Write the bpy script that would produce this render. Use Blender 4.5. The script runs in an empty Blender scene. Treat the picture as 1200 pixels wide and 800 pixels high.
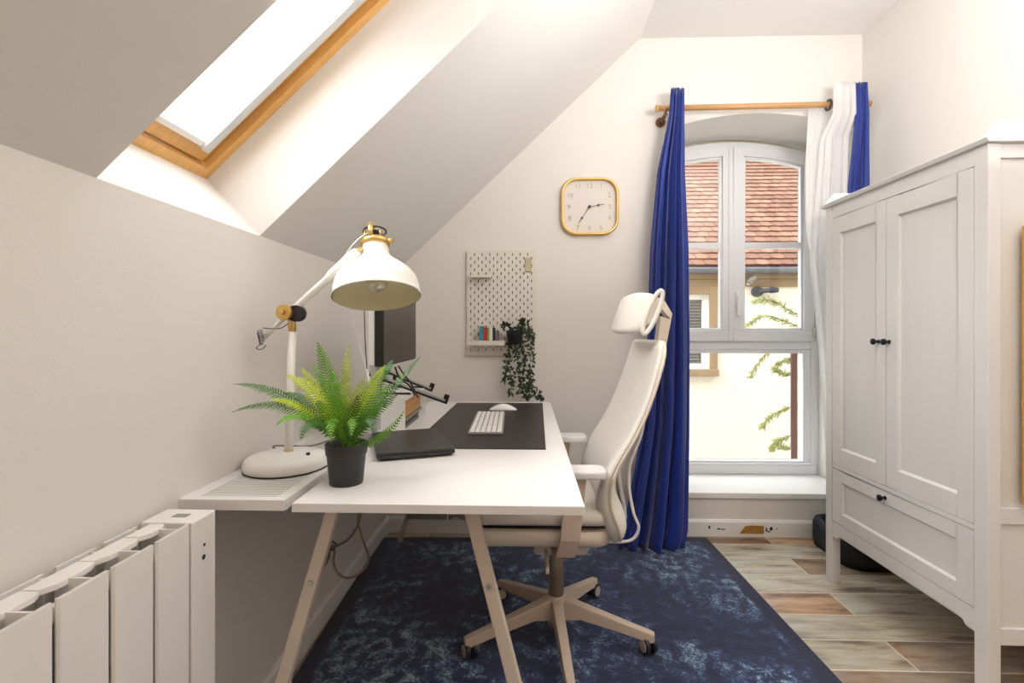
import bpy, bmesh, math, random
from math import sin, cos, pi, atan, sqrt, radians as R
from mathutils import Vector, Matrix, Euler
random.seed(7)
SC = bpy.context.scene
COL = SC.collection

# ------------------------------------------------------------------ camera
FPX, EYE = 565.0, 1.10                       # focal length in px of a 1200x800 frame, eye height
PSI = atan(17 / FPX)
cam_d = bpy.data.cameras.new('camera'); cam = bpy.data.objects.new('camera', cam_d); COL.objects.link(cam)
cam.location = (0, 0, EYE); cam.rotation_euler = (pi / 2, 0, PSI)
cam_d.sensor_width = 36; cam_d.lens = FPX / 1200 * 36
cam_d.shift_y = -13 / 1200.0
cam_d.clip_start = 0.02
SC.camera = cam

# ------------------------------------------------------------------ world, lamps, exposure
w = bpy.data.worlds.new('sky'); SC.world = w; w.use_nodes = True
bg = w.node_tree.nodes['Background']; bg.inputs[0].default_value = (0.95, 0.975, 1.0, 1); bg.inputs[1].default_value = 4.6
def area(name, loc, target, size, power, col, sy=None):
    l = bpy.data.lights.new(name, 'AREA'); l.energy = power; l.color = col; l.size = size
    if sy: l.shape = 'RECTANGLE'; l.size_y = sy
    o = bpy.data.objects.new(name, l); COL.objects.link(o); o.location = loc
    o.rotation_euler = (Vector(target) - Vector(loc)).to_track_quat('-Z', 'Y').to_euler(); return o
sun_d = bpy.data.lights.new('soft_sun', 'SUN'); sun_d.energy = 8; sun_d.angle = R(50); sun_d.color = (1, .99, .97)
sun = bpy.data.objects.new('soft_sun', sun_d); COL.objects.link(sun); sun.rotation_euler = Vector((.78, .22, -.58)).to_track_quat('-Z', 'Y').to_euler()
area('room_lamp', (0.9, -1.7, 2.45), (0.4, 0.6, 0.6), 1.6, 9, (1.0, 0.70, 0.45))
area('added_ceiling_fill', (1.05, 0.55, 1.80), (1.0, 0.8, 2.67), 0.7, 29, (1.0, 0.985, 0.975))  # added fill light aimed at the ceiling; the room has no such lamp
SC.view_settings.view_transform = 'Standard'; SC.view_settings.look = 'None'
SC.view_settings.exposure = 0.78; SC.view_settings.gamma = 1.0; SC.view_settings.use_curve_mapping = False

# ------------------------------------------------------------------ helpers
def at(u, v, Y):
    a = (u - 600) / FPX; b = (387 - v) / FPX; c, s = cos(PSI), sin(PSI)
    t = Y / (a * s + c); return Vector(((a * c - s) * t, Y, EYE + b * t))

def rgb(r, g, b):
    f = lambda k: (k / 255 / 12.92) if k / 255 <= .04045 else ((k / 255 + .055) / 1.055) ** 2.4
    return (f(r), f(g), f(b), 1)

def mat(name, col, rough=.5, metal=0, var=0.0, scale=8, bump=0.0, bscale=80, trans=0, sheen=0, coat=0, stretch=None, col2=None, emit=None):
    m = bpy.data.materials.new(name); m.use_nodes = True; nt = m.node_tree; N = nt.nodes; L = nt.links
    b = N['Principled BSDF']; b.inputs['Base Color'].default_value = col; b.inputs['Roughness'].default_value = rough
    b.inputs['Metallic'].default_value = metal
    if sheen: b.inputs['Sheen Weight'].default_value = sheen
    if coat: b.inputs['Coat Weight'].default_value = coat
    if trans: b.inputs['Transmission Weight'].default_value = trans
    tc = N.new('ShaderNodeTexCoord'); mp = N.new('ShaderNodeMapping'); L.new(tc.outputs['Object'], mp.inputs[0])
    if stretch: mp.inputs['Scale'].default_value = stretch
    no = N.new('ShaderNodeTexNoise'); no.inputs['Scale'].default_value = scale; no.inputs['Detail'].default_value = 6
    L.new(mp.outputs[0], no.inputs['Vector'])
    rp = N.new('ShaderNodeValToRGB'); rp.color_ramp.elements[0].position = .3; rp.color_ramp.elements[1].position = .7
    k = 1 - max(var, .015)
    c2 = col2 if col2 else (col[0] * k, col[1] * k, col[2] * k, 1)
    rp.color_ramp.elements[0].color = c2; rp.color_ramp.elements[1].color = col
    L.new(no.outputs['Fac'], rp.inputs[0]); L.new(rp.outputs[0], b.inputs['Base Color'])
    if bump:
        n2 = N.new('ShaderNodeTexNoise'); n2.inputs['Scale'].default_value = bscale; n2.inputs['Detail'].default_value = 4
        L.new(mp.outputs[0], n2.inputs['Vector'])
        bp = N.new('ShaderNodeBump'); bp.inputs['Strength'].default_value = bump; bp.inputs['Distance'].default_value = .003
        L.new(n2.outputs['Fac'], bp.inputs['Height']); L.new(bp.outputs[0], b.inputs['Normal'])
    return m

def clear_glass(name, gl=.06, tint=(1, 1, 1, 1)):
    m = bpy.data.materials.new(name); m.use_nodes = True; nt = m.node_tree; N = nt.nodes; L = nt.links
    N.remove(N['Principled BSDF']); t = N.new('ShaderNodeBsdfTransparent'); t.inputs[0].default_value = tint
    g = N.new('ShaderNodeBsdfGlossy'); g.inputs['Roughness'].default_value = .02
    mx = N.new('ShaderNodeMixShader'); mx.inputs[0].default_value = gl
    L.new(t.outputs[0], mx.inputs[1]); L.new(g.outputs[0], mx.inputs[2]); L.new(mx.outputs[0], N['Material Output'].inputs[0])
    return m

class MB:
    """collects shapes in world coordinates, built as ONE mesh object"""
    def __init__(s): s.v = []; s.f = []; s.sm = []
    def add(s, vs, fs, smooth=False, M=None):
        o = len(s.v)
        for p in vs:
            p = Vector(p); s.v.append(M @ p if M else p)
        for f in fs: s.f.append([i + o for i in f]); s.sm.append(smooth)
        return s
    def box(s, a, b, M=None):
        x0, y0, z0 = a; x1, y1, z1 = b
        vs = [(x0, y0, z0), (x1, y0, z0), (x1, y1, z0), (x0, y1, z0), (x0, y0, z1), (x1, y0, z1), (x1, y1, z1), (x0, y1, z1)]
        return s.add(vs, [(0, 3, 2, 1), (4, 5, 6, 7), (0, 1, 5, 4), (1, 2, 6, 5), (2, 3, 7, 6), (3, 0, 4, 7)], False, M)
    def bar(s, p, q, w_, h_, up=(0, 0, 1)):
        p = Vector(p); q = Vector(q); d = (q - p).normalized(); up = Vector(up)
        a = d.cross(up).normalized(); b = a.cross(d).normalized()
        vs = [c + a * i * w_ / 2 + b * j * h_ / 2 for c in (p, q) for i, j in ((-1, -1), (1, -1), (1, 1), (-1, 1))]
        return s.add(vs, [(0, 1, 2, 3), (7, 6, 5, 4), (0, 4, 5, 1), (1, 5, 6, 2), (2, 6, 7, 3), (3, 7, 4, 0)])
    def tube(s, pts, r, n=10, cap=True):
        pts = [Vector(p) for p in pts]; rs = r if isinstance(r, (list, tuple)) else [r] * len(pts)
        rings = []; prev = None
        for i, p in enumerate(pts):
            d = (pts[min(i + 1, len(pts) - 1)] - pts[max(i - 1, 0)]).normalized()
            if prev is None: a = d.orthogonal().normalized()
            else:
                a = prev - d * prev.dot(d)
                a = a.normalized() if a.length > 1e-6 else d.orthogonal().normalized()
            prev = a; b = d.cross(a)
            rings.append([p + (a * cos(2 * pi * k / n) + b * sin(2 * pi * k / n)) * rs[i] for k in range(n)])
        return s.loft(rings, cap)
    def loft(s, rings, cap=True, smooth=True, close=True):
        n = len(rings[0]); vs = [p for r in rings for p in r]; fs = []
        for i in range(len(rings) - 1):
            for k in range(n if close else n - 1):
                a = i * n + k; b = i * n + (k + 1) % n; fs.append((a, b, b + n, a + n))
        s.add(vs, fs, smooth)
        if cap:
            s.add(rings[0], [tuple(range(n - 1, -1, -1))]); s.add(rings[-1], [tuple(range(n))])
        return s
    def lathe(s, prof, M, n=32, cap=False):
        rings = [[M @ Vector((r * cos(2 * pi * k / n), r * sin(2 * pi * k / n), z)) for k in range(n)] for r, z in prof]
        return s.loft(rings, cap)
    def prism(s, poly, d0, d1, fn):
        """poly 2D, extruded between d0 and d1; fn(u, v, d) -> 3D"""
        n = len(poly); vs = [fn(u, v, d0) for u, v in poly] + [fn(u, v, d1) for u, v in poly]
        fs = [tuple(range(n - 1, -1, -1)), tuple(range(n, 2 * n))] + [(i, (i + 1) % n, (i + 1) % n + n, i + n) for i in range(n)]
        return s.add(vs, fs)
    def build(s, name, m, parent=None, bevel=0, seg=2, **tags):
        off = wloc(parent) if parent else Vector((0, 0, 0))
        me = bpy.data.meshes.new(name)
        me.from_pydata([tuple(p - off) for p in s.v], [], s.f)
        me.polygons.foreach_set('use_smooth', s.sm)
        bm = bmesh.new(); bm.from_mesh(me); bmesh.ops.remove_doubles(bm, verts=bm.verts, dist=1e-6)
        bmesh.ops.recalc_face_normals(bm, faces=bm.faces); bm.to_mesh(me); bm.free()
        me.materials.append(m); o = bpy.data.objects.new(name, me); COL.objects.link(o)
        if parent: o.parent = parent
        if bevel:
            b = o.modifiers.new('bevel', 'BEVEL'); b.width = bevel; b.segments = seg; b.limit_method = 'ANGLE'; b.angle_limit = R(40)
        for k, v in tags.items(): o[k] = v
        return o

def wloc(o):
    p = Vector((0, 0, 0))
    while o: p += o.location; o = o.parent
    return p
def thing(name, loc, label, category, group=None):
    o = bpy.data.objects.new(name, None); COL.objects.link(o); o.location = loc; o.empty_display_size = .1
    o['label'] = label; o['category'] = category
    if group: o['group'] = group
    return o
def tag(o, label, category, group=None):
    o['label'] = label; o['category'] = category
    if group: o['group'] = group
    return o
def struct(o): o['kind'] = 'structure'; return o
def bez(p0, p1, p2, n=12):
    p0, p1, p2 = Vector(p0), Vector(p1), Vector(p2)
    return [p0 * (1 - t) ** 2 + p1 * 2 * t * (1 - t) + p2 * t * t for t in [i / n for i in range(n + 1)]]
def spline(pts, n=6):
    P = [Vector(p) for p in pts]; out = []
    for i in range(len(P) - 1):
        a, b, c, d = P[max(i - 1, 0)], P[i], P[i + 1], P[min(i + 2, len(P) - 1)]
        for k in range(n):
            t = k / n
            out.append(.5 * ((2 * b) + (c - a) * t + (2 * a - 5 * b + 4 * c - d) * t * t + (3 * b - a - 3 * c + d) * t ** 3))
    out.append(P[-1]); return out
def rrect(w_, h_, r, n=6):
    out = []
    for cx, cy, a0 in ((w_ / 2 - r, h_ / 2 - r, 0), (-w_ / 2 + r, h_ / 2 - r, 90), (-w_ / 2 + r, -h_ / 2 + r, 180), (w_ / 2 - r, -h_ / 2 + r, 270)):
        for k in range(n + 1): a = R(a0 + 90 * k / n); out.append((cx + r * cos(a), cy + r * sin(a)))
    return out
def axisM(p, d):
    return Matrix.Translation(Vector(p)) @ Vector(d).to_track_quat('Z', 'Y').to_matrix().to_4x4()

# ------------------------------------------------------------------ materials
wall_m = mat('painted_plaster', rgb(230, 226, 220), .75, var=.02, scale=2, bump=.12, bscale=140)
ceil_m = mat('ceiling_paint', rgb(234, 231, 227), .75, var=.02, scale=2, bump=.08, bscale=140)
white_trim = mat('white_gloss_paint', rgb(240, 239, 237), .35, var=.02, scale=5)
pvc = mat('white_window_frame', rgb(238, 239, 241), .3, var=.015, scale=4)
pine = mat('varnished_pine', rgb(236, 182, 104), .35, var=.18, scale=14, stretch=(1, 8, 1), coat=.3)
glass = clear_glass('window_glass')
dim_glass = clear_glass('dimming_glass_tint', tint=(.74, .755, .75, 1))  # grey tint put into the panes to dim the bright view outside
white_metal = mat('white_powder_coat', rgb(236, 234, 230), .38, var=.02, scale=6)
rad_m = mat('radiator_enamel', rgb(238, 235, 231), .32, var=.015)
dark_void = mat('dark_slot', rgb(70, 66, 62), .7)
desk_m = mat('white_laminate', rgb(238, 236, 234), .33, var=.015, scale=4)
ward_m = mat('white_stained_pine', rgb(230, 229, 227), .45, var=.03, scale=5, stretch=(6, 6, .6), bump=.1, bscale=30)
black_m = mat('black_plastic', rgb(24, 24, 25), .35, var=.1)
blackpot = mat('black_pot_plastic', rgb(38, 38, 39), .45, var=.1)
brass = mat('brushed_brass', rgb(226, 186, 112), .3, metal=.75, var=.12, scale=12)
blue_cloth = mat('royal_blue_satin', rgb(0, 44, 140), .45, var=.25, scale=9, bump=.25, bscale=260, sheen=.3, stretch=(1, 1, .3))
rod_m = mat('light_wood_rod', rgb(205, 158, 105), .4, var=.15, scale=10, stretch=(.5, 6, 6))
silver = mat('aluminium', rgb(200, 200, 200), .35, metal=.8)
tan_cable = mat('beige_cable', rgb(140, 128, 114), .55)

# ------------------------------------------------------------------ the room shell
D = 2.62                                       # inner face of the wall with the window
XL, ZK, XS, ZC, XR, YB = -0.765, 1.371, 0.612, 2.674, 1.785, -2.6
M_ = (ZC - ZK) / (XS - XL); NL = sqrt(1 + M_ * M_)
def sl(x): return ZK + M_ * (x - XL)
TW = .36                                       # depth of the window niche
# floor slab (the grout bed), planks on it
fl = MB().box((XL - .1, YB, -.12), (XR + .1, D + .1, -.0012)).build('floor', mat('pale_grout', rgb(226, 216, 200), .9, var=.1, scale=40))
struct(fl)
# left knee wall
struct(MB().box((XL - .12, YB - .1, -.12), (XL, D + .1, ZK)).build('wall_left', wall_m))
# sloped ceiling with the skylight opening
OY0, OY1 = .835, 1.36                          # opening along the room
xo1 = XL + 1.24 / NL                           # upper end of the opening
def slope_piece(mb, x0, x1, y0, y1, th=.30):
    n = Vector((-M_, 0, 1)) / NL * th
    vs = [Vector((x0, y0, sl(x0))), Vector((x1, y0, sl(x1))), Vector((x1, y1, sl(x1))), Vector((x0, y1, sl(x0)))]
    vs += [p + n for p in vs]
    mb.add(vs, [(0, 1, 2, 3), (7, 6, 5, 4), (0, 4, 5, 1), (1, 5, 6, 2), (2, 6, 7, 3), (3, 7, 4, 0)])
s = MB(); slope_piece(s, XL, XS, YB, OY0); slope_piece(s, XL, XS, OY1, D + .1); slope_piece(s, xo1, XS, OY0, OY1)
struct(s.build('ceiling_slope', ceil_m))
struct(MB().box((XS, YB, ZC), (XR + .1, D + .1, ZC + .1)).build('ceiling', ceil_m))
struct(MB().box((XR, YB - .1, -.12), (XR + .12, D + .1, ZC)).build('wall_right', wall_m))
struct(MB().prism([(XL - .1, -.12), (XR, -.12), (XR, ZC), (XS, ZC), (XL - .1, ZK)], YB - .12, YB, lambda x, z, d: (x, d, z)).build('wall_rear', wall_m))
# wall with the arched niche
NX0, NX1, SILL = .735, 1.752, .232
ncx, nhw = (NX0 + NX1) / 2, (NX1 - NX0) / 2
def arch(x, apex, drop, hw): return apex - drop * ((x - ncx) / hw) ** 2
ap0, dr0 = 2.262, .088
def archpts(x0, x1, apex, drop, hw, n=24): return [(x0 + (x1 - x0) * i / n, arch(x0 + (x1 - x0) * i / n, apex, drop, hw)) for i in range(n + 1)]
s = MB(); fy = lambda x, z, d: (x, d, z)
s.prism([(XL - .1, -.12), (NX0, -.12), (NX0, ZC), (XS, ZC), (XL - .1, sl(XL - .1))], D, D + TW, fy)
s.prism([(NX0, -.12), (NX1, -.12), (NX1, SILL - .03), (NX0, SILL - .03)], D, D + TW, fy)
s.prism([(NX1, -.12), (XR + .1, -.12), (XR + .1, ZC), (NX1, ZC)], D, D + TW, fy)
ap = archpts(NX0, NX1, ap0, dr0, nhw)
for (xa, za), (xb, zb) in zip(ap, ap[1:]):
    s.prism([(xa, za), (xb, zb), (xb, ZC), (xa, ZC)], D, D + TW, fy)
struct(s.build('wall_back', wall_m))
struct(MB().box((NX0 + .002, D - .012, SILL - .03), (NX1 - .002, D + .33, SILL)).build('trim_1', white_trim, bevel=.003))
# baseboards
def base_prof(mb, fn, a, b, h=.088, t=.015):
    mb.prism([(0, 0), (t, 0), (t, h - .012), (t * .45, h), (0, h)], a, b, fn)
s = MB(); base_prof(s, lambda d, z, y: (XL + d, y, z), YB, D, t=.016); struct(s.build('baseboard_left', white_trim))
s = MB(); base_prof(s, lambda d, z, x: (x, D - d, z), XL + .016, XR - .016)
bb = struct(s.build('baseboard_back', white_trim))
s = MB(); base_prof(s, lambda d, z, y: (XR - d, y, z), YB, D); struct(s.build('baseboard_right', white_trim))
# damaged patch on the baseboard below the window
yb_ = D - .0155
MB().prism([(1.135, .018), (1.262, .018), (1.262, .060), (1.20, .062), (1.165, .058)], yb_ - .0012, yb_, fy).build('bare_patch', mat('bare_ochre_fibreboard', rgb(190, 138, 62), .8, var=.35, scale=60), bb, label='ochre patch where the paint has come off')
chip_m = mat('dark_chip', rgb(50, 44, 42), .8, var=.3, scale=80); s = MB()
for cx, cz, ww, hh in ((.975, .050, .016, .020), (1.025, .042, .022, .009), (1.048, .040, .03, .006), (1.275, .04, .009, .030), (1.30, .045, .018, .024), (1.288, .03, .02, .008), (1.33, .046, .006, .008)):
    s.prism([(cx + ww * .5 * cos(a) * random.uniform(.7, 1.1), cz + hh * .5 * sin(a) * random.uniform(.7, 1.1)) for a in [i * pi / 4 for i in range(8)]], yb_ - .0012, yb_, fy)
s.build('paint_chips', chip_m, bb)

# floor planks: each its own object, one shared mesh per length
def plank_material():
    m = bpy.data.materials.new('weathered_wood_tile'); m.use_nodes = True; nt = m.node_tree; N = nt.nodes; L = nt.links
    b = N['Principled BSDF']; b.inputs['Roughness'].default_value = .42
    tc = N.new('ShaderNodeTexCoord'); oi = N.new('ShaderNodeObjectInfo')
    ad = N.new('ShaderNodeVectorMath'); ad.operation = 'ADD'; mul = N.new('ShaderNodeMath'); mul.operation = 'MULTIPLY'; mul.inputs[1].default_value = 37
    L.new(oi.outputs['Random'], mul.inputs[0]); L.new(tc.outputs['Object'], ad.inputs[0]); L.new(mul.outputs[0], ad.inputs[1])
    mp = N.new('ShaderNodeMapping'); mp.inputs['Scale'].default_value = (2.2, 14, 8); L.new(ad.outputs[0], mp.inputs[0])
    n1 = N.new('ShaderNodeTexNoise'); n1.inputs['Scale'].default_value = 1.6; n1.inputs['Detail'].default_value = 8; n1.inputs['Roughness'].default_value = .65; L.new(mp.outputs[0], n1.inputs['Vector'])
    r0 = N.new('ShaderNodeValToRGB'); e = r0.color_ramp.elements; r0.color_ramp.interpolation = 'CONSTANT'
    cols = [(236, 206, 166), (164, 138, 114), (196, 196, 184), (240, 224, 196), (176, 156, 138), (208, 176, 146), (206, 208, 198), (230, 214, 190)]
    e[0].color = rgb(*cols[0]); e[1].position = 1 / 8; e[1].color = rgb(*cols[1])
    for i in range(2, 8): x = e.new(i / 8); x.color = rgb(*cols[i])
    L.new(oi.outputs['Random'], r0.inputs[0])
    r1 = N.new('ShaderNodeValToRGB'); e = r1.color_ramp.elements; e[0].position = .36; e[0].color = rgb(100, 74, 56); e[1].position = .60; e[1].color = rgb(250, 240, 226)
    x = e.new(.47); x.color = rgb(214, 190, 164); L.new(n1.outputs['Fac'], r1.inputs[0])
    mx = N.new('ShaderNodeMix'); mx.data_type = 'RGBA'; mx.blend_type = 'MULTIPLY'; mx.inputs[0].default_value = .85
    L.new(r0.outputs[0], mx.inputs[6]); L.new(r1.outputs[0], mx.inputs[7])
    n2 = N.new('ShaderNodeTexNoise'); n2.inputs['Scale'].default_value = 3.2; n2.inputs['Detail'].default_value = 3; L.new(ad.outputs[0], n2.inputs['Vector'])
    r2 = N.new('ShaderNodeValToRGB'); r2.color_ramp.elements[0].position = .45; r2.color_ramp.elements[1].position = .62; L.new(n2.outputs['Fac'], r2.inputs[0])
    m2 = N.new('ShaderNodeMix'); m2.data_type = 'RGBA'; m2.blend_type = 'MIX'; ml = N.new('ShaderNodeMath'); ml.operation = 'MULTIPLY'; ml.inputs[1].default_value = .30
    L.new(r2.outputs[0], ml.inputs[0]); L.new(ml.outputs[0], m2.inputs[0]); L.new(mx.outputs[2], m2.inputs[6]); m2.inputs[7].default_value = rgb(170, 178, 172)
    L.new(m2.outputs[2], b.inputs['Base Color'])
    bp = N.new('ShaderNodeBump'); bp.inputs['Strength'].default_value = .3; bp.inputs['Distance'].default_value = .003; L.new(n1.outputs['Fac'], bp.inputs['Height']); L.new(bp.outputs[0], b.inputs['Normal'])
    return m
plk = plank_material(); PL, PW, G = .90, .1545, .0048; cache = {}
j = 0
for row in range(-27, 8):
    y0 = 1.595 + PW * row; y1 = min(y0 + PW, D)
    if y1 <= YB or y1 - y0 < .02: continue
    x = -2.33 + (PL / 2 if row % 2 else 0)
    while x < XR:
        a, b = max(x, XL), min(x + PL, XR)
        if b - a > .03:
            key = (round(b - a, 3), round(y1 - y0, 3))
            if key not in cache:
                mb = MB(); mb.box((G / 2, G / 2, -.008), (b - a - G / 2, y1 - y0 - G / 2, 0)); o = mb.build('plank', plk, fl); 
                bm = bmesh.new(); bm.from_mesh(o.data); bmesh.ops.bevel(bm, geom=[e for e in bm.edges if all(v.co.z > -.001 for v in e.verts)], offset=.0015, segments=1, affect='EDGES'); bm.to_mesh(o.data); bm.free()
                cache[key] = o.data
            else:
                o = bpy.data.objects.new('plank', cache[key]); COL.objects.link(o); o.parent = fl
            o.location = (a, y0, 0)
        x += PL

# ------------------------------------------------------------------ skylight
nrm = Vector((-M_, 0, 1)) / NL; tng = Vector((1, 0, M_)) / NL
def sk(t, y, o): return Vector((XL, 0, ZK)) + tng * t + nrm * o + Vector((0, y, 0))      # along slope, along room, outwards
def skbox(mb, t0, t1, y0, y1, o0, o1):
    vs = [sk(t, y, o) for o in (o0, o1) for t, y in ((t0, y0), (t1, y0), (t1, y1), (t0, y1))]
    return mb.add(vs, [(0, 3, 2, 1), (4, 5, 6, 7), (0, 1, 5, 4), (1, 2, 6, 5), (2, 3, 7, 6), (3, 0, 4, 7)])
T0, T1, YA, YC = 0.0, 1.24, OY0, OY1
skw = bpy.data.objects.new('window_1', None); COL.objects.link(skw); skw.location = sk(0, OY0, .3); skw['kind'] = 'structure'
# outer frame seated in the top of the shaft
s = MB()
skbox(s, T0, T1, YC - .03, YC, .225, .35); skbox(s, T0, T1, YA, YA + .03, .225, .35)
skbox(s, T0, T0 + .03, YA + .03, YC - .03, .225, .35); skbox(s, T1 - .03, T1, YA + .03, YC - .03, .225, .35)
s.build('frame', pine, skw, bevel=.003)
s = MB()
a0, a1, b0, b1 = T0 + .036, T1 - .036, YA + .036, YC - .036
skbox(s, a0, a1, b1 - .048, b1, .245, .33); skbox(s, a0, a1, b0, b0 + .048, .245, .33)
skbox(s, a0, a0 + .055, b0 + .048, b1 - .048, .245, .33); skbox(s, a1 - .055, a1, b0 + .048, b1 - .048, .245, .33)
sash = s.build('sash', pine, skw, bevel=.004)
s = MB(); skbox(s, a0 + .05, a1 - .05, b0 + .045, b1 - .045, .318, .324); s.build('pane', glass, sash)
s = MB(); skbox(s, a0 + .035, a1 - .02, b1 - .062, b1 - .036, .222, .243); skbox(s, a0 + .035, a1 - .02, b0 + .036, b0 + .062, .222, .243)
skbox(s, a0 + .05, a1 - .05, b1 - .056, b1 - .0485, .244, .316)
s.build('blind_rail', mat('light_grey_rail', rgb(205, 210, 212), .4, metal=.3), skw)
s = MB(); skbox(s, a0 + .040, a0 + .056, b0 + .0625, b1 - .0625, .232, .2445); s.build('blind_end_bar', white_metal, skw)
blind_m = mat('pale_pleated_blind', rgb(240, 236, 230), .8)
s = MB(); nfold = 14
bw = (a1 - .06) - .62
rings = []
for i in range(nfold * 2 + 1):
    t = .62 + bw * i / (nfold * 2); o = .252 + (.012 if i % 2 else 0)
    rings.append([sk(t, b0 + .05, o), sk(t, b1 - .05, o)])
s.loft(rings, cap=False, smooth=False, close=False); s.build('blind', blind_m, skw)
s = MB(); s.tube([sk(.085, YC - .031, .285), sk(.085, YC - .038, .285)], .011, 14); s.build('screw_cover', mat('grey_plug', rgb(120, 124, 138), .4), skw)
s = MB(); skbox(s, -.14, 0, OY0 - .25, OY1 + .25, .0, .30); struct(s.build('trim_3', ceil_m))
# outer cladding so the roof is closed round the frame
s = MB()
skbox(s, T0 - .35, T0, YA - .3, YC + .3, .28, .32); skbox(s, T1, T1 + .3, YA - .3, YC + .3, .28, .32)
skbox(s, T0, T1, YA - .3, YA, .28, .32); skbox(s, T0, T1, YC, YC + .3, .28, .32)
struct(s.build('trim_2', mat('roof_flashing', rgb(110, 110, 112), .5)))

# ------------------------------------------------------------------ arched window
WY = 2.95
win = bpy.data.objects.new('window_2', None); COL.objects.link(win); win.location = (ncx, WY, SILL); win['kind'] = 'structure'
apw, drw, hww = 2.236, .088, nhw
def arc(x, dz=0): return arch(x, apw, drw, hww) - dz
def ring_arch(mb, x0, x1, zb, dz, wd, y0, y1, n=14, inner_bottom=None):
    """frame with a straight bottom and sides and an arched top; dz lowers the top, wd is the width of the members"""
    ib = wd if inner_bottom is None else inner_bottom
    mb.box((x0, y0, zb), (x1, y1, zb + ib))
    for a, b in ((x0, x0 + wd), (x1 - wd, x1)):
        mb.prism([(a, zb + ib), (b, zb + ib), (b, arc(b, dz)), (a, arc(a, dz))], y0, y1, fy)
    for i in range(n):
        a = x0 + wd + (x1 - x0 - 2 * wd) * i / n; b = x0 + wd + (x1 - x0 - 2 * wd) * (i + 1) / n
        mb.prism([(a, arc(a, dz + wd)), (b, arc(b, dz + wd)), (b, arc(b, dz)), (a, arc(a, dz))], y0, y1, fy)
s = MB(); ring_arch(s, NX0 + .001, NX1 - .001, SILL, 0, .042, WY, WY + .07, inner_bottom=.06)
s.box((NX0 + .043, WY, .985), (NX1 - .043, WY + .07, 1.045))
s.box((NX0 + .043, WY - .008, SILL + .060), (NX1 - .043, WY + .01, SILL + .068))
s.build('frame', pvc, win, bevel=.004)
gap = 1.2405
def sash_(x0, x1, hinge):
    s = MB(); ring_arch(s, x0, x1, 1.035, .030, .060, WY - .018, WY + .045, inner_bottom=.066)
    o = s.build('sash', pvc, win, bevel=.004)
    s = MB(); ring_arch(s, x0 + .0602, x1 - .0602, 1.101, .0905, .012, WY - .008, WY + .03)
    s.box((x0 + .072, WY - .012, 1.592), (x1 - .072, WY + .03, 1.628))
    s.build('glazing_bead', pvc, o, bevel=.003)
    s = MB(); n = 12; xa, xb = x0 + .07, x1 - .07
    poly = [(xa, 1.11), (xb, 1.11)] + [(xb + (xa - xb) * i / n, arc(xb + (xa - xb) * i / n, .10)) for i in range(n + 1)]
    s.prism(poly, WY + .012, WY + .016, fy); s.build('pane', dim_glass, o)
    return o
sashL = sash_(NX0 + .034, gap - .0015, 0)
sashR = sash_(gap + .0015, NX1 - .034, 1)
s = MB(); s.box((gap - .004, WY - .026, 1.04), (gap - .0285, WY - .0185, arc(gap, .035))); s.build('astragal', pvc, sashL, bevel=.002)
s = MB(); s.box((1.252, WY - .030, 1.24), (1.274, WY - .0182, 1.33)); s.bar((1.263, WY - .04, 1.305), (1.263, WY - .04, 1.19), .018, .016, up=(0, 1, 0)); s.bar((1.263, WY - .045, 1.30), (1.263, WY - .018, 1.30), .016, .016)
s.build('handle', mat('white_handle', rgb(245, 245, 245), .25), sashR, bevel=.003)
for z in (1.09, 1.95):
    MB().tube([(NX1 - .036, WY - .024, z - .03), (NX1 - .036, WY - .024, z + .03)], .009, 12).build('hinge', mat('grey_hinge', rgb(205, 207, 210), .3), win)
# fixed lower light
s = MB(); x0, x1 = NX0 + .043, NX1 - .043
for a, b in (((x0, SILL + .061), (x1, SILL + .080)), ((x0, .962), (x1, .9845)), ((x0, SILL + .08), (x0 + .045, .962)), ((x1 - .045, SILL + .08), (x1, .962))):
    s.box((a[0], WY + .004, a[1]), (b[0], WY + .05, b[1]))
s.build('glazing_bead', pvc, win, bevel=.003)
MB().box((x0 + .04, WY + .022, SILL + .07), (x1 - .04, WY + .026, .965)).build('pane', dim_glass, win)
# outer reveal of the wall outside the window
s = MB()
s.box((-6, WY + .071, -3.5), (NX0, WY + .22, 5.2)); s.box((NX1, WY + .071, -3.5), (10, WY + .22, 5.2))
s.box((NX0, WY + .071, -3.5), (NX1, WY + .22, SILL - .01))
ap = archpts(NX0, NX1, 2.24, .09, nhw)
for (xa, za), (xb, zb) in zip(ap, ap[1:]): s.prism([(xa, za), (xb, zb), (xb, 5.2), (xa, 5.2)], WY + .071, WY + .22, fy)
struct(s.build('wall_outside', mat('exterior_plaster', rgb(205, 196, 180), .9)))
# red-brown shutter folded outwards
sh = thing('window_shutter', (1.735, WY + .23, SILL), 'red-brown outside shutter edge at right of the lower window pane', 'shutter')
shm = mat('red_brown_paint', rgb(110, 66, 58), .6, var=.1)
s = MB(); SHY = WY + .235
Msh = Matrix.Translation((1.738, SHY, 0)) @ Matrix.Rotation(-atan(1.738 / (SHY + .1)), 4, 'Z') @ Matrix.Translation((-1.73, -SHY, 0))
s.box((1.712, WY + .235, SILL + .02), (1.748, WY + .30, .985), Msh); s.box((1.712, WY + .62, SILL + .02), (1.748, WY + .69, .985), Msh); s.box((1.712, WY + .30, SILL + .02), (1.748, WY + .62, SILL + .1), Msh); s.box((1.712, WY + .30, .90), (1.748, WY + .62, .985), Msh); s.build('shutter_frame', shm, sh, bevel=.003)
for i in range(10): MB().box((1.72, WY + .302, SILL + .11 + i * .078), (1.74, WY + .618, SILL + .17 + i * .078), Msh).build('slat', shm, sh)

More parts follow.
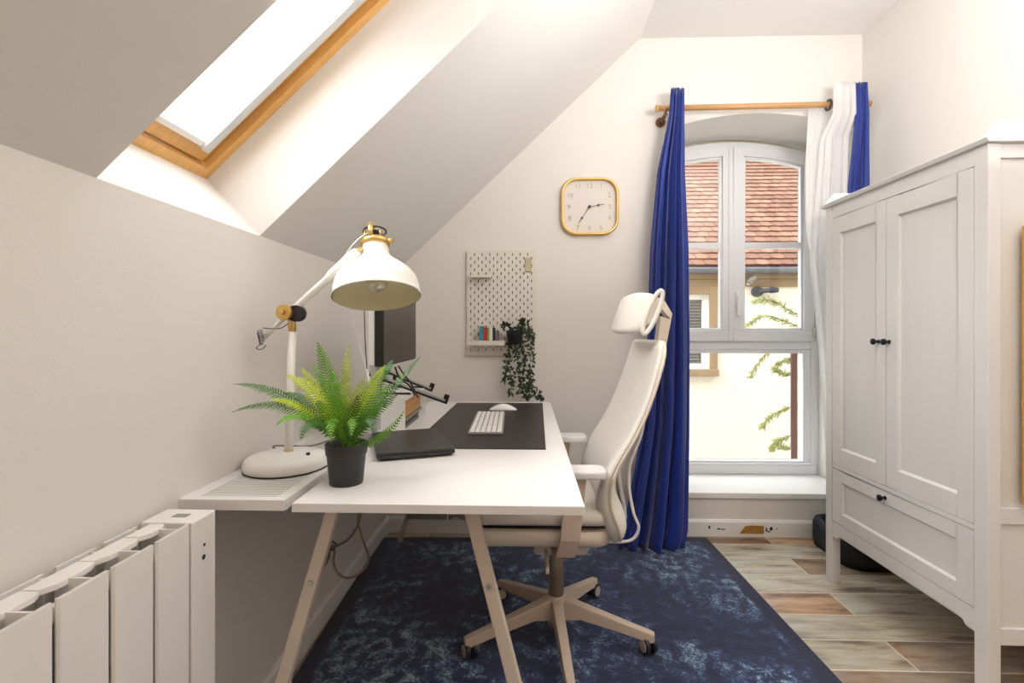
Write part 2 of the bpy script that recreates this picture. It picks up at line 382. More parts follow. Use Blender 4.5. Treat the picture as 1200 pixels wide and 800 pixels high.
# ------------------------------------------------------------------ neighbour's house
NY = 7.0
hs = thing('neighbour_house', (3, NY, -3.5), 'cream rendered house with red-brown tiled roof seen through the arched window', 'house')
render_m = mat('cream_render', rgb(224, 218, 207), .9, var=.06, scale=.9, bump=.3, bscale=20)
stone = mat('sandstone_surround', rgb(150, 126, 96), .85, var=.15, scale=6)
zE = at(880, 322, NY).z
wl, wr = at(780, 345, NY).x, at(831, 345, NY).x; wt, wb_ = at(831, 345, NY).z, at(831, 432, NY).z
s = MB()
s.prism([(-4, -3.5), (wl, -3.5), (wl, zE), (-4, zE)], NY, NY + .4, fy); s.prism([(wr, -3.5), (9, -3.5), (9, zE), (wr, zE)], NY, NY + .4, fy)
s.prism([(wl, -3.5), (wr, -3.5), (wr, wb_), (wl, wb_)], NY, NY + .4, fy); s.prism([(wl, wt), (wr, wt), (wr, zE), (wl, zE)], NY, NY + .4, fy)
s.build('facade', render_m, hs)
s = MB(); s.box((-4, NY - .03, zE - .17), (9, NY, zE - .06)); s.box((-4, NY - .06, zE - .06), (9, NY, zE + .02)); s.build('cornice', stone, hs, bevel=.01)
s = MB(); sw = .11; s.box((wr, NY - .03, wb_ - .0), (wr + sw, NY, zE - .17)); s.box((wl - sw, NY - .03, wb_), (wl, NY, zE - .17)); s.box((wl, NY - .03, wt), (wr, NY, zE - .17))
s.build('window_surround', stone, hs, bevel=.006)
MB().box((wl - sw, NY - .08, wb_ - .10), (wr + sw, NY, wb_)).build('window_sill', stone, hs, bevel=.008)
nw = MB(); t_ = .07
for a, b in (((wl, wb_), (wr, wb_ + t_)), ((wl, wt - t_), (wr, wt)), ((wl, wb_ + t_), (wl + t_, wt - t_)), ((wr - t_, wb_ + t_), (wr, wt - t_)), (((wl + wr) / 2 - .05, wb_ + t_), ((wl + wr) / 2 + .05, wt - t_)), ((wl + t_, (wt + wb_) / 2 - .1), (wr - t_, (wt + wb_) / 2 - .02))):
    nw.box((a[0], NY + .06, a[1]), (b[0], NY + .12, b[1]))
nw = nw.build('window', pvc, hs)
MB().box((wl + .05, NY + .09, wb_ + .05), (wr - .05, NY + .096, wt - .05)).build('pane', glass, nw)
s = MB()
for i in range(22): s.box((wl + t_, NY + .15, wb_ + .07 + i * .045), (wr - t_, NY + .17, wb_ + .095 + i * .045))
s.build('roller_slats', mat('grey_blind_slats', rgb(150, 150, 148), .6), nw, kind='stuff')
MB().box((wl, NY + .3, wb_), (wr, NY + .31, wt)).build('dark_room', mat('dark_room', rgb(60, 60, 62), .9), nw)
g = MB(); n = 10
g.loft([[Vector((x, NY - .13 + .075 * cos(a), zE + .085 + .075 * sin(a))) for a in [pi + pi * k / n for k in range(n + 1)]] + [Vector((x, NY - .13 + .068 * cos(a), zE + .085 + .068 * sin(a))) for a in [2 * pi - pi * k / n for k in range(n + 1)]] for x in (-4, 9)])
g.build('gutter', mat('zinc_gutter', rgb(112, 114, 124), .45, metal=.3), hs)
# roof: tiles one by one where the window shows them
roofm = bpy.data.materials.new('clay_tile'); roofm.use_nodes = True; nt = roofm.node_tree; N = nt.nodes; L = nt.links
oi = N.new('ShaderNodeObjectInfo'); rp = N.new('ShaderNodeValToRGB'); e = rp.color_ramp.elements
e[0].color = rgb(116, 76, 58); e[1].color = rgb(148, 110, 90); x_ = e.new(.5); x_.color = rgb(134, 92, 72)
L.new(oi.outputs['Random'], rp.inputs[0]); tc = N.new('ShaderNodeTexCoord'); no = N.new('ShaderNodeTexNoise'); no.inputs['Scale'].default_value = 22
L.new(tc.outputs['Object'], no.inputs['Vector']); mx = N.new('ShaderNodeMix'); mx.data_type = 'RGBA'; mx.blend_type = 'MULTIPLY'; mx.inputs[0].default_value = .45
L.new(rp.outputs[0], mx.inputs[6]); L.new(no.outputs['Fac'], mx.inputs[7]); N['Principled BSDF'].inputs['Roughness'].default_value = .85
L.new(mx.outputs[2], N['Principled BSDF'].inputs['Base Color'])
RP = R(42); rz0 = zE + .11; ry0 = NY - .16
def roofP(x, t, o): return Vector((x, ry0 + t * cos(RP) - o * sin(RP), rz0 + t * sin(RP) + o * cos(RP)))
EX, TWD = .150, .178
s = MB(); vs = [roofP(x, t, o) for o in (-.12, -.012) for x, t in ((-4, 0), (9, 0), (9, 6.5), (-4, 6.5))]
s.add(vs, [(0, 3, 2, 1), (4, 5, 6, 7), (0, 1, 5, 4), (1, 2, 6, 5), (2, 3, 7, 6), (3, 0, 4, 7)]); s.build('roof_deck', mat('roof_deck', rgb(120, 76, 60), .9), hs)
def tile_shape(x, t):
    w2 = TWD / 2 - .004; L_ = EX * 1.5
    poly = [(-w2, L_), (-w2, .016), (-w2 * .55, .005), (0, 0.003), (w2 * .55, .005), (w2, .016), (w2, L_)]
    n = len(poly)
    vs = [roofP(x + a, t + b, .026 - .030 * b / L_) for a, b in poly] + [roofP(x + a, t + b, .010 - .030 * b / L_) for a, b in poly]
    return vs, [tuple(range(n)), tuple(range(2 * n - 1, n - 1, -1))] + [(i, i + n, (i + 1) % n + n, (i + 1) % n) for i in range(n)]
s = MB(); vs, fs = tile_shape(0, 0); s.add([v - roofP(0, 0, 0) for v in vs], fs)
tile0 = s.build('roof_tile', roofm); tile0.parent = hs; tm = tile0.data
first = True; rest = MB(); hsl = wloc(hs)
for r_ in range(34):
    for c_ in range(-10, 34):
        x = 1.0 + c_ * TWD + (TWD / 2 if r_ % 2 else 0)
        if r_ < 19 and 2.28 < x < 4.95:
            if first: o = tile0; first = False
            else: o = bpy.data.objects.new('roof_tile', tm); COL.objects.link(o); o.parent = hs
            o.location = roofP(x, r_ * EX, 0) - hsl; o.rotation_euler = (random.uniform(-.012, .012), random.uniform(-.015, .015), random.uniform(-.02, .02))
        else: vs, fs = tile_shape(x, r_ * EX); rest.add(vs, fs)
rest.build('roof_tile', roofm, hs, kind='stuff')
# wall fittings of the neighbour
fl_ = thing('outdoor_wall_lamp', at(887, 342, NY), 'dark grey outdoor lamp arm on the cream facade across the way', 'wall lamp')
dg = mat('dark_grey_housing', rgb(52, 52, 58), .5)
p = at(886, 342, NY)
MB().tube([p + Vector((0, .0, 0)), p + Vector((0, -.07, 0))], .075, 18).build('wall_plate', dg, fl_, bevel=.005)
MB().tube([p + Vector((0, -.06, 0)), p + Vector((.10, -.10, .012)), p + Vector((.17, -.11, .018)), p + Vector((.25, -.11, .018))], [.035, .032, .045, .035], 12).build('lamp_arm', dg, fl_)
cm = thing('security_camera', at(876, 329, NY), 'small pale bracket camera high on the cream facade under the gutter', 'camera')
p = at(876, 329, NY); MB().tube([p + Vector((0, -.002, -.05)), p + Vector((.0, -.12, -.01))], .025, 10).build('bracket', white_metal, cm)
MB().tube([p + Vector((-.04, -.10, -.03)), p + Vector((.06, -.12, .05))], .034, 12).build('camera_body', mat('camera_grey', rgb(120, 116, 110), .5), cm)
# ground between the houses
struct(MB().box((-6, 3.2, -3.6), (11, NY + 6, -3.5)).build('ground', mat('pale_paving', rgb(170, 165, 155), .9, var=.1)))

# leafy climber in front of the neighbour's wall
leaf_out = mat('yellow_green_leaves', rgb(158, 164, 96), .6, var=.35, scale=30)
def leaf_at(mb, p, d, n, L_, W_):
    d = d.normalized(); sd = d.cross(n).normalized(); nn = sd.cross(d)
    a = p; m = p + d * L_ * .45; e_ = p + d * L_ - nn * L_ * .12
    mb.add([a, m + sd * W_ / 2 + nn * W_ * .12, e_, m - sd * W_ / 2 + nn * W_ * .12, m], [(0, 4, 1), (4, 2, 1), (0, 3, 4), (3, 2, 4)])
bush = thing('bamboo_shrub', (3.9, 5.6, -3.5), 'arching leafy branches hanging before the cream facade outside the right panes', 'shrub')
st = MB(); lf = MB(); LY = 5.6
branches = [[(960, 428), (925, 408), (900, 412), (880, 440)], [(965, 470), (935, 474), (905, 486), (893, 500)], [(965, 505), (935, 508), (912, 516), (906, 524)], [(960, 452), (935, 440), (918, 437), (908, 432)], [(965, 530), (938, 524), (920, 524), (912, 520)], [(960, 395), (925, 378), (895, 370), (874, 382)], [(965, 380), (930, 366), (905, 352), (885, 352)], [(960, 420), (940, 414), (925, 420), (912, 426)]]
for br in branches:
    yy = LY + random.uniform(-.3, .3); pts = spline([at(u, v, yy) for u, v in br], 6); st.tube(pts, [.010 * (1 - .7 * i / len(pts)) for i in range(len(pts))], 5)
    for i in range(2, len(pts)):
        for k in range(7):
            p = pts[i].lerp(pts[i - 1], random.random()); d = (pts[i] - pts[i - 1]).normalized() + Vector((random.uniform(-1, 1), random.uniform(-.8, .8), random.uniform(-1.1, .6)))
            leaf_at(lf, p, d, Vector((0, -1, .4)), random.uniform(.05, .09), .018)
st.tube(spline([(4.0, LY, -3.5), (3.95, LY, -1), (4.0, LY, .6), (3.95, LY, 1.4)], 6), .03, 8)
for br in branches: p = at(br[0][0], br[0][1], LY); st.tube([Vector((3.98, LY, p.z - .25)), p], .012, 5)
st.build('stem', mat('branch_brown', rgb(120, 104, 80), .8), bush); lf.build('foliage', leaf_out, bush, kind='stuff')

# ------------------------------------------------------------------ rug
def rug_material():
    m = bpy.data.materials.new('faded_blue_oriental_pile'); m.use_nodes = True; nt = m.node_tree; N = nt.nodes; L = nt.links
    b = N['Principled BSDF']; b.inputs['Roughness'].default_value = .95; b.inputs['Sheen Weight'].default_value = .25
    tc = N.new('ShaderNodeTexCoord')
    def noise(sc, det=5, ro=.6, dist=0):
        n = N.new('ShaderNodeTexNoise'); n.inputs['Scale'].default_value = sc; n.inputs['Detail'].default_value = det; n.inputs['Roughness'].default_value = ro; n.inputs['Distortion'].default_value = dist
        L.new(tc.outputs['Object'], n.inputs['Vector']); return n.outputs['Fac']
    def math_(op, a, b_=None):
        n = N.new('ShaderNodeMath'); n.operation = op
        for i, v in enumerate((a, b_)):
            if v is None: continue
            if isinstance(v, (int, float)): n.inputs[i].default_value = v
            else: L.new(v, n.inputs[i])
        return n.outputs[0]
    def ramp(f, a, b_):
        n = N.new('ShaderNodeMapRange'); n.interpolation_type = 'SMOOTHSTEP'; n.inputs['From Min'].default_value = a; n.inputs['From Max'].default_value = b_; L.new(f, n.inputs[0]); return n.outputs[0]
    sep = N.new('ShaderNodeSeparateXYZ'); L.new(tc.outputs['Object'], sep.inputs[0])
    X, Y = sep.outputs[0], sep.outputs[1]
    # ornament: warped rings and scrolls repeated on a grid of medallions
    fx = math_('SUBTRACT', math_('PINGPONG', X, .43), .215); fy_ = math_('SUBTRACT', math_('PINGPONG', Y, .40), .20)
    rad = math_('SQRT', math_('ADD', math_('MULTIPLY', fx, fx), math_('MULTIPLY', fy_, fy_)))
    ang = math_('ARCTAN2', fy_, fx)
    pet = math_('MULTIPLY', math_('SINE', math_('MULTIPLY', ang, 8)), .018)
    rings = math_('SINE', math_('MULTIPLY', math_('ADD', math_('ADD', rad, pet), math_('MULTIPLY', noise(7, 3), .05)), 85))
    v = N.new('ShaderNodeTexVoronoi'); v.feature = 'DISTANCE_TO_EDGE'; v.inputs['Scale'].default_value = 36
    wn = N.new('ShaderNodeTexNoise'); wn.inputs['Scale'].default_value = 14; L.new(tc.outputs['Object'], wn.inputs['Vector'])
    wm = N.new('ShaderNodeVectorMath'); wm.operation = 'SCALE'; wm.inputs['Scale'].default_value = .10; L.new(wn.outputs['Color'], wm.inputs[0])
    wa = N.new('ShaderNodeVectorMath'); wa.operation = 'ADD'; L.new(tc.outputs['Object'], wa.inputs[0]); L.new(wm.outputs[0], wa.inputs[1]); L.new(wa.outputs[0], v.inputs['Vector'])
    cell = ramp(v.outputs['Distance'], .05, .14)
    orn = math_('MULTIPLY', ramp(rings, -.5, .9), math_('ADD', math_('MULTIPLY', cell, .75), .25))
    patch = ramp(noise(2.6, 4, .6, .6), .38, .66)
    fine = ramp(noise(105, 4, .7), .40, .60)
    mid = ramp(noise(22, 5, .65), .42, .62)
    f = math_('MULTIPLY', math_('ADD', math_('ADD', math_('MULTIPLY', orn, .50), math_('MULTIPLY', mid, .50)), .12), math_('ADD', math_('MULTIPLY', fine, .65), .35))
    f = math_('MULTIPLY', f, math_('ADD', math_('MULTIPLY', patch, 1.10), .28))
    # darker border band
    ex = math_('SUBTRACT', .855, math_('ABSOLUTE', X)); ey = math_('SUBTRACT', 1.2, math_('ABSOLUTE', Y)); ed = math_('MINIMUM', ex, ey)
    f = math_('MULTIPLY', f, math_('ADD', math_('MULTIPLY', ramp(ed, .045, .07), .85), .15))
    rp = N.new('ShaderNodeValToRGB'); e = rp.color_ramp.elements; e[0].color = rgb(15, 25, 56); e[1].color = rgb(150, 174, 192); e[1].position = .9
    x = e.new(.22); x.color = rgb(32, 50, 94); x = e.new(.5); x.color = rgb(86, 112, 142)
    L.new(f, rp.inputs[0]); L.new(rp.outputs[0], b.inputs['Base Color'])
    bp = N.new('ShaderNodeBump'); bp.inputs['Strength'].default_value = .6; bp.inputs['Distance'].default_value = .004; L.new(noise(220, 2), bp.inputs['Height']); L.new(bp.outputs[0], b.inputs['Normal'])
    return m
rugw, rugl = 1.71, 2.40
s = MB(); nx, ny = 40, 56
poly = rrect(rugw, rugl, .01, 2); s.prism(poly, 0.0, .011, lambda x, y, z: (x, y, z))
rug = s.build('rug', rug_material(), bevel=.004)
rug.rotation_euler = (0, 0, R(2.0)); rug.location = (.138, 1.33, .001)
# slight clockwise lie of the rug: nearer end further right
rug.rotation_euler = (0, 0, R(1.7)); rug.location = (.128, 1.345, .001)
tag(rug, 'faded blue oriental rug lying under the desk and the swivel chair', 'rug')

# ------------------------------------------------------------------ desk and trestles
DX0, DX1, DY0, DY1, DZ = -.503, .123, 1.018, 2.50, .73
dk = thing('desk', ((DX0 + DX1) / 2, (DY0 + DY1) / 2, 0), 'long white desk on tapered metal trestle legs against the left wall', 'desk')
MB().box((DX0, DY0, DZ - .020), (DX1, DY1, DZ)).build('tabletop', desk_m, dk, bevel=.0015)
leg_m = mat('beige_grey_steel', rgb(214, 202, 188), .42, var=.03)
for yc, sg in ((1.26, -1), (2.26, 1)):
    for yy, sgn in ((yc, sg),):
        s = MB(); s.bar((-.49, yc, .695), (-.08, yc, .695), .10, .028, up=(0, 0, 1)); s.build('trestle_bar', leg_m, dk, bevel=.003)
    for s2 in (sg,):
        yt = yc + .035 * s2 if s2 == sg else yc + .035 * s2
        yf = yc + (.195 * s2)
        if s2 == -1 and sg == -1: yt, yf = 1.14, 1.06
        for side, (xt, xf) in (('l', (-.452, -.632)), ('r', (-.139, .052))):
            if sg == 1:
                xt = -.41 if side == 'l' else -.17; xf = -.650 if side == 'l' else .062
            top = Vector((xt, yt, .702)); foot = Vector((xf, yf, .0185)); midp = top.lerp(foot, .60)
            s = MB(); s.bar(top, midp, .030, .026, up=(0, 1, 0)); s.bar(midp, foot, .025, .021, up=(0, 1, 0)); o = s.build('leg', leg_m, dk, bevel=.003)
            s = MB(); q = top.lerp(foot, .6); q2 = top.lerp(foot, .615); s.bar(q, q2, .032, .028, up=(0, 1, 0)); s.build('collar', white_metal, o)
            for tt in (.275, .66):
                q = top.lerp(foot, tt); MB().tube([q + Vector((0, -.013, 0)), q + Vector((0, -.020, 0))], .006, 10).build('bolt', silver, o)
            s = MB(); s.bar(foot - Vector((0, 0, .0)), foot + (foot - top).normalized() * .001, .03, .026, up=(0, 1, 0)); 
    s = MB(); zz = .168; k = (.702 - zz) / .69
    s.bar((-.60 if sg == 1 else -.585, yc + sg * .15, zz), (.02, yc + sg * .15, zz), .022, .03); s.build('stretcher', mat('grey_steel', rgb(150, 144, 138), .45), dk, bevel=.002)

# slotted shelf between wall and desk
sh = thing('slotted_shelf', (-.645, 1.5, .70), 'narrow white shelf with slotted grille top between wall and desk', 'shelf')
SX0, SX1, SY0, SY1 = XL + .001, -.528, 1.036, 2.30
s = MB(); s.box((SX0, SY0, .706), (SX1, SY0 + .022, .73)); s.box((SX0, SY1 - .022, .706), (SX1, SY1, .73)); s.box((SX0, SY0 + .022, .706), (SX0 + .034, SY1 - .022, .73)); s.box((SX1 - .026, SY0 + .022, .706), (SX1, SY1 - .022, .73))
s.build('shelf_frame', desk_m, sh, bevel=.0012)
s = MB(); y = SY0 + .022
while y < SY1 - .03: s.box((SX0 + .034, y + .0045, .724), (SX1 - .026, y + .0115, .7295)); y += .0115
s.build('slat', desk_m, sh, kind='stuff')
MB().box((SX0 + .03, SY0 + .02, .706), (SX1 - .02, SY1 - .02, .711)).build('slot_shade_sheet', mat('slot_shade', rgb(66, 62, 58), .7), sh)  # dark sheet added below the slats, coloured as the shade in the slots
MB().bar((SX0 + .01, 1.25, .695), (SX1 - .02, 1.25, .695), .02, .02).build('bracket', leg_m, sh)
MB().bar((SX0 + .01, 2.05, .695), (SX1 - .02, 2.05, .695), .02, .02).build('bracket', leg_m, sh)

# ------------------------------------------------------------------ radiator
ra = thing('radiator', (-.70, .5, .05), 'white finned aluminium electric radiator on the left wall beside the shelf', 'radiator')
RT, RBt = .726, .09; RX0, RX1 = XL + .012, -.650
MBb = MB; ys = [.916 - .0895 * i for i in range(0, 12)]
def rad_section(y1, parent):
    y0 = y1 - .0895; c = (y0 + y1) / 2
    s = MB(); s.prism([(y0 + .0035, RX1 - .004), (y0 + .006, RX1), (y1 - .006, RX1), (y1 - .0035, RX1 - .004)], RBt, RT, lambda y, x, z: (x, y, z))
    s.box((RX1 - .0065, y0 + .004, RBt), (RX1 - .003, y1 - .004, RT)); p = s.build('front_panel', rad_m, parent)
    s = MB(); s.box((RX0, y0 + .010, RBt), (RX0 + .004, y1 - .010, RT - .004)); s.build('rear_fin', rad_m, parent)
    # core and webs
    s = MB(); xc = (RX0 + RX1) / 2 - .002
    s.box((xc - .010, c - .030, RBt), (xc + .010, c + .030, RT - .05))
    for sx in (1, -1):
        xe = RX1 - .005 if sx > 0 else RX0 + .003
        s.bar((xc, c, (RT + RBt) / 2 - .02), (xe, c, (RT + RBt) / 2 - .02), .0035, RT - RBt - .045, up=(0, 0, 1))
    s.build('core', rad_m, parent)
    s = MB(); pa, pb2 = y0 + .030, min(y0 + .1165, .9165)
    s.prism([(-.732, pa), (-.709, pa), (-.697, pa + .020), (-.697, pb2 - .012), (-.703, pb2), (-.732, pb2)], RT - .012, RT - .002, lambda x, y, z: (x, y, z)); s.build('top_plate', rad_m, parent, bevel=.0012)
    s = MB(); yw = y0 + .066
    s.box((-.6975, yw, RT - .13), (RX1 - .0062, yw + .0035, RT - .003)); s.box((RX0 + .0042, yw, RT - .13), (-.738, yw + .0035, RT - .006))
    s.build('web', rad_m, parent)
    s = MB(); s.tube([(RX1 - .022, y0 + .002, RT - .028), (RX1 - .022, y1 - .002, RT - .028)], .013, 14); s.build('tube', rad_m, parent)
for y1 in ys[:-1]: rad_section(y1, ra)
s = MB(); s.box((RX0, .918, RBt), (RX1, .990, RT)); cm_ = s.build('control_module', rad_m, ra, bevel=.003)
s = MB(); s.box((-.712, .945, RT - .0008), (-.682, .962, RT + .0006)); s.build('vent', mat('grey_vent', rgb(150, 150, 140), .5), cm_)
for yy, zz, r_ in ((.954, .668, .0032), (.952, .644, .0052)):
    MB().tube([(RX1 - .001, yy, zz), (RX1 + .0006, yy, zz)], r_, 12).build('sensor', black_m, cm_)
for y_ in (.1, .8): MB().box((XL + .0005, y_, .2), (RX0 + .002, y_ + .03, .5)).build('wall_bracket', rad_m, ra)

# ------------------------------------------------------------------ desk lamp
LB = Vector((-.648, 1.285, .7300))
lp = thing('desk_lamp', LB, 'white desk lamp with brass joints and bell shade on the slotted shelf', 'lamp')
lm = mat('warm_white_enamel', rgb(240, 238, 232), .32, var=.01)
s = MB(); s.lathe([(0, .0), (.102, 0), (.106, .004), (.107, .018), (.103, .028), (.094, .034), (.05, .041), (0, .045)], Matrix.Translation(LB), 48)
bs = s.build('base', lm, lp)
s = MB(); s.lathe([(.1, .0), (.1075, .001), (.1075, .004), (.1, .0045)], Matrix.Translation(LB), 40); s.build('rubber_foot', black_m, bs)
pj = at(342, 366, 1.29)                          # joint
pb = LB + Vector((.005, .0, .04)); pt = Vector((pj.x + .001, pj.y, pj.z - .052))
MB().tube([pb + Vector((.06, -.015, -.006)), pb + Vector((.06, -.015, .004))], .005, 10).build('switch', black_m, bs)
MB().tube([pb, pb + (pt - pb) * .02], .0125, 16).build('brass_collar', brass, lp)
MB().tube([pb + (pt - pb) * .02, pt], .0108, 18).build('pole', lm, lp)
MB().tube([pt, pj], .010, 16).build('brass_neck', brass, lp)
MB().tube([pj + Vector((-.012, -.024, 0)), pj + Vector((-.012, -.008, 0))], .021, 24).build('joint_disc', brass, lp, bevel=.002)
MB().tube([pj + Vector((-.014, -.040, 0)), pj + Vector((-.012, -.024, 0))], .007, 12).build('wing_nut', brass, lp)
MB().tube([pj + Vector((.014, -.012, -.003)), pj + Vector((.014, .012, -.003))], .022, 24).build('joint_hub', black_m, lp)
ae = at(420, 294, 1.31); a0_ = pj + Vector((.002, 0, .006)); al = at(309, 396, 1.28)
dA = (ae - a0_)
MB().tube([a0_, a0_ + dA * .05, a0_ + dA * .52, a0_ + dA * .6, a0_ + dA * .95, ae], [.010, .0098, .0102, .0145, .0155, .010], 16).build('arm', lm, lp)
MB().tube([al, pj + Vector((-.014, 0, -.008))], .0066, 12).build('tail_rod', lm, lp)
s = MB(); pts = []
c0 = at(304, 388, 1.27); c1 = at(307, 402, 1.27)
for i in range(61):
    t = i / 60; c = c0.lerp(c1, t); pts.append(c + Vector((.006 * cos(t * 50), .006 * sin(t * 50), .004 * sin(t * 50))))
s.tube(pts, .0011, 5); s.tube(spline([at(308, 384, 1.27), at(318, 385, 1.27), at(330, 384, 1.28), at(340, 377, 1.285)], 5), .0014, 6)
s.tube(spline([c1, at(300, 408, 1.27), at(307, 409, 1.27), at(312, 404, 1.27)], 5), .0012, 6); s.build('spring', mat('spring_steel', rgb(90, 86, 82), .35, metal=.7), lp)
# shade, rings and cage
rc = at(442, 347, 1.33)
axis = Vector((-.12, .27, 1)).normalized()        # from rim centre to neck
SM = Matrix.Translation(rc) @ axis.to_track_quat('Z', 'Y').to_matrix().to_4x4()
prof = [(.1205, -.002), (.1225, 0), (.1205, .003), (.118, .010), (.1165, .03), (.110, .052), (.097, .070), (.078, .087), (.057, .103), (.043, .117), (.037, .130), (.0355, .165), (.033, .170)]
SR = SM.to_3x3().inverted(); LF = SR @ Vector((0, -1, 0)); LX = SR @ Vector((1, 0, 0)); LF.z = 0; LX.z = 0; LF.normalize(); LX.normalize()
def sp(f, x, z): return SM @ (LF * f + LX * x + Vector((0, 0, z)))
inn = [(.118, -.001), (.1155, .010), (.114, .03), (.107, .051), (.094, .068), (.076, .084), (.055, .10), (.040, .115), (.034, .13), (.032, .165), (0, .168)]
shd = MB().lathe(prof, SM, 56).build('lamp_shade', lm, lp)
MB().lathe(inn, SM, 56).build('inner_shade', mat('cream_inner_enamel', rgb(232, 222, 186), .4), shd)
MB().lathe([(.037, .152), (.041, .154), (.0415, .166), (.038, .170), (.0355, .170)], SM, 40).build('brass_ring', brass, shd)
s = MB()
for a in (0, 90, 180, 270):
    q = Matrix.Rotation(R(a + 20), 4, 'Z'); s.tube([SM @ q @ Vector((.033, 0, .168)), SM @ q @ Vector((.031, 0, .198))], .0022, 8)
s.build('cage_post', brass, shd)
MB().lathe([(.030, .197), (.034, .197), (.034, .200), (.030, .200), (.030, .197)], SM, 32).build('cage_ring', black_m, shd)
MB().lathe([(0, .199), (.018, .196), (.022, .185), (.022, .168)], SM, 24).build('socket', black_m, shd)
MB().tube([sp(.036, 0, .166), sp(.037, -.001, .192), sp(.028, -.002, .208), sp(.004, -.003, .213)], [.0065, .007, .008, .007], 12).build('brass_stem', brass, shd)
MB().tube([sp(.01, .038, .160), sp(.014, .056, .158)], .0065, 12).build('thumb_screw', brass, shd)
MB().tube([ae - Vector((.002, 0, 0)), sp(.0, -.034, .152)], .006, 12).build('shade_joint', brass, lp)
gm = clear_glass('bulb_glass', .35)
MB().lathe([(0, -.0), (.020, .006), (.030, .024), (.029, .042), (.017, .062), (.013, .075)], SM @ Matrix.Translation((0, 0, .012)), 24).build('bulb', gm, shd)
MB().lathe([(.014, .0), (.014, .03), (0, .032)], SM @ Matrix.Translation((0, 0, .084)), 20, cap=True).build('bulb_cap', brass, shd)
MB().tube(spline([SM @ Vector((-.01, 0, .21)), at(420, 280, 1.34), at(402, 302, 1.35), at(388, 318, 1.36)], 8), .0018, 6).build('cord', white_metal, lp)
MB().tube(spline([LB + Vector((-.06, .07, .028)), LB + Vector((-.09, .10, .032)), LB + Vector((-.075, .16, .02)), LB + Vector((-.03, .22, .006)), LB + Vector((.0, .34, .004))], 8), .0024, 6).build('power_cord', mat('grey_cord', rgb(128, 122, 116), .6), lp)

# ------------------------------------------------------------------ potted fern
PC = Vector((-.437, 1.158, .7302))
fn = thing('potted_fern', PC, 'bright green artificial fern in a small black pot on desk corner', 'plant')
s = MB(); s.lathe([(0, 0), (.0385, 0), (.0395, .003), (.0455, .068), (.0465, .070), (.0480, .072), (.0500, .096), (.0485, .098), (.046, .095), (.044, .082), (0, .080)], Matrix.Translation(PC), 40); pot = s.build('pot', blackpot, fn)
MB().lathe([(0, .088), (.03, .087), (.0445, .083)], Matrix.Translation(PC), 24).build('soil', mat('dark_foam', rgb(30, 28, 24), .95, var=.3, scale=80), pot)
ftones = {'y': mat('yellow_green_frond', rgb(186, 208, 44), .42, var=.25, scale=40), 'g': mat('fresh_green_frond', rgb(112, 172, 40), .42, var=.35, scale=30),
          'd': mat('dark_green_frond', rgb(66, 116, 34), .45, var=.35, scale=30), 'b': mat('bluish_green_frond', rgb(62, 130, 74), .45, var=.3, scale=30)}
def frond(tip, ctrl, dy, tone, hw, face=0.5, pitch=.0082, cy=None):
    p0 = PC + Vector((random.uniform(-.018, .018), random.uniform(-.018, .018), .085))
    p2 = at(tip[0], tip[1], PC.y + dy); p1 = at(ctrl[0], ctrl[1], PC.y + (dy * .45 if cy is None else cy))
    n = 22; pts = bez(p0, p1, p2, n); L_ = sum((pts[i + 1] - pts[i]).length for i in range(n))
    mb = MB(); mb.tube(pts, [.0016 * (1 - .75 * i / n) for i in range(n + 1)], 5)
    view = Vector((0, -1, 0)).lerp(Vector((0, 0, 1)), face).normalized()
    cnt = int(L_ / pitch); acc = 0
    for i in range(cnt):
        t = .10 + .90 * i / cnt; k = min(int(t * n), n - 1); f = t * n - k
        p = pts[k].lerp(pts[k + 1], f); d = (pts[k + 1] - pts[k]).normalized()
        sd = d.cross(view)
        if sd.length < .05: sd = Vector((1, 0, 0))
        sd.normalize(); up = sd.cross(d).normalized()
        wv = hw * (sin(min(1, t * 1.9) * pi / 2) ** .8) * 1.22 * max(0.10, 1 - t ** 3.2) * random.uniform(.9, 1.06)
        for sg in (-1, 1):
            dd = (sd * sg + d * (.30 + .5 * t) + up * random.uniform(-.05, .10)).normalized(); lw = pitch * .50
            a = p + up * .0005; e_ = p + dd * wv - up * wv * .16; m = p + dd * wv * .5 + up * wv * .05
            mb.add([a - d * lw * .5, a + d * lw * .5, m + d * lw * .62, e_ + d * lw * .15, e_ - d * lw * .15, m - d * lw * .55], [(0, 1, 2, 5), (5, 2, 3, 4)])
    return mb.build('frond', ftones[tone], fn)
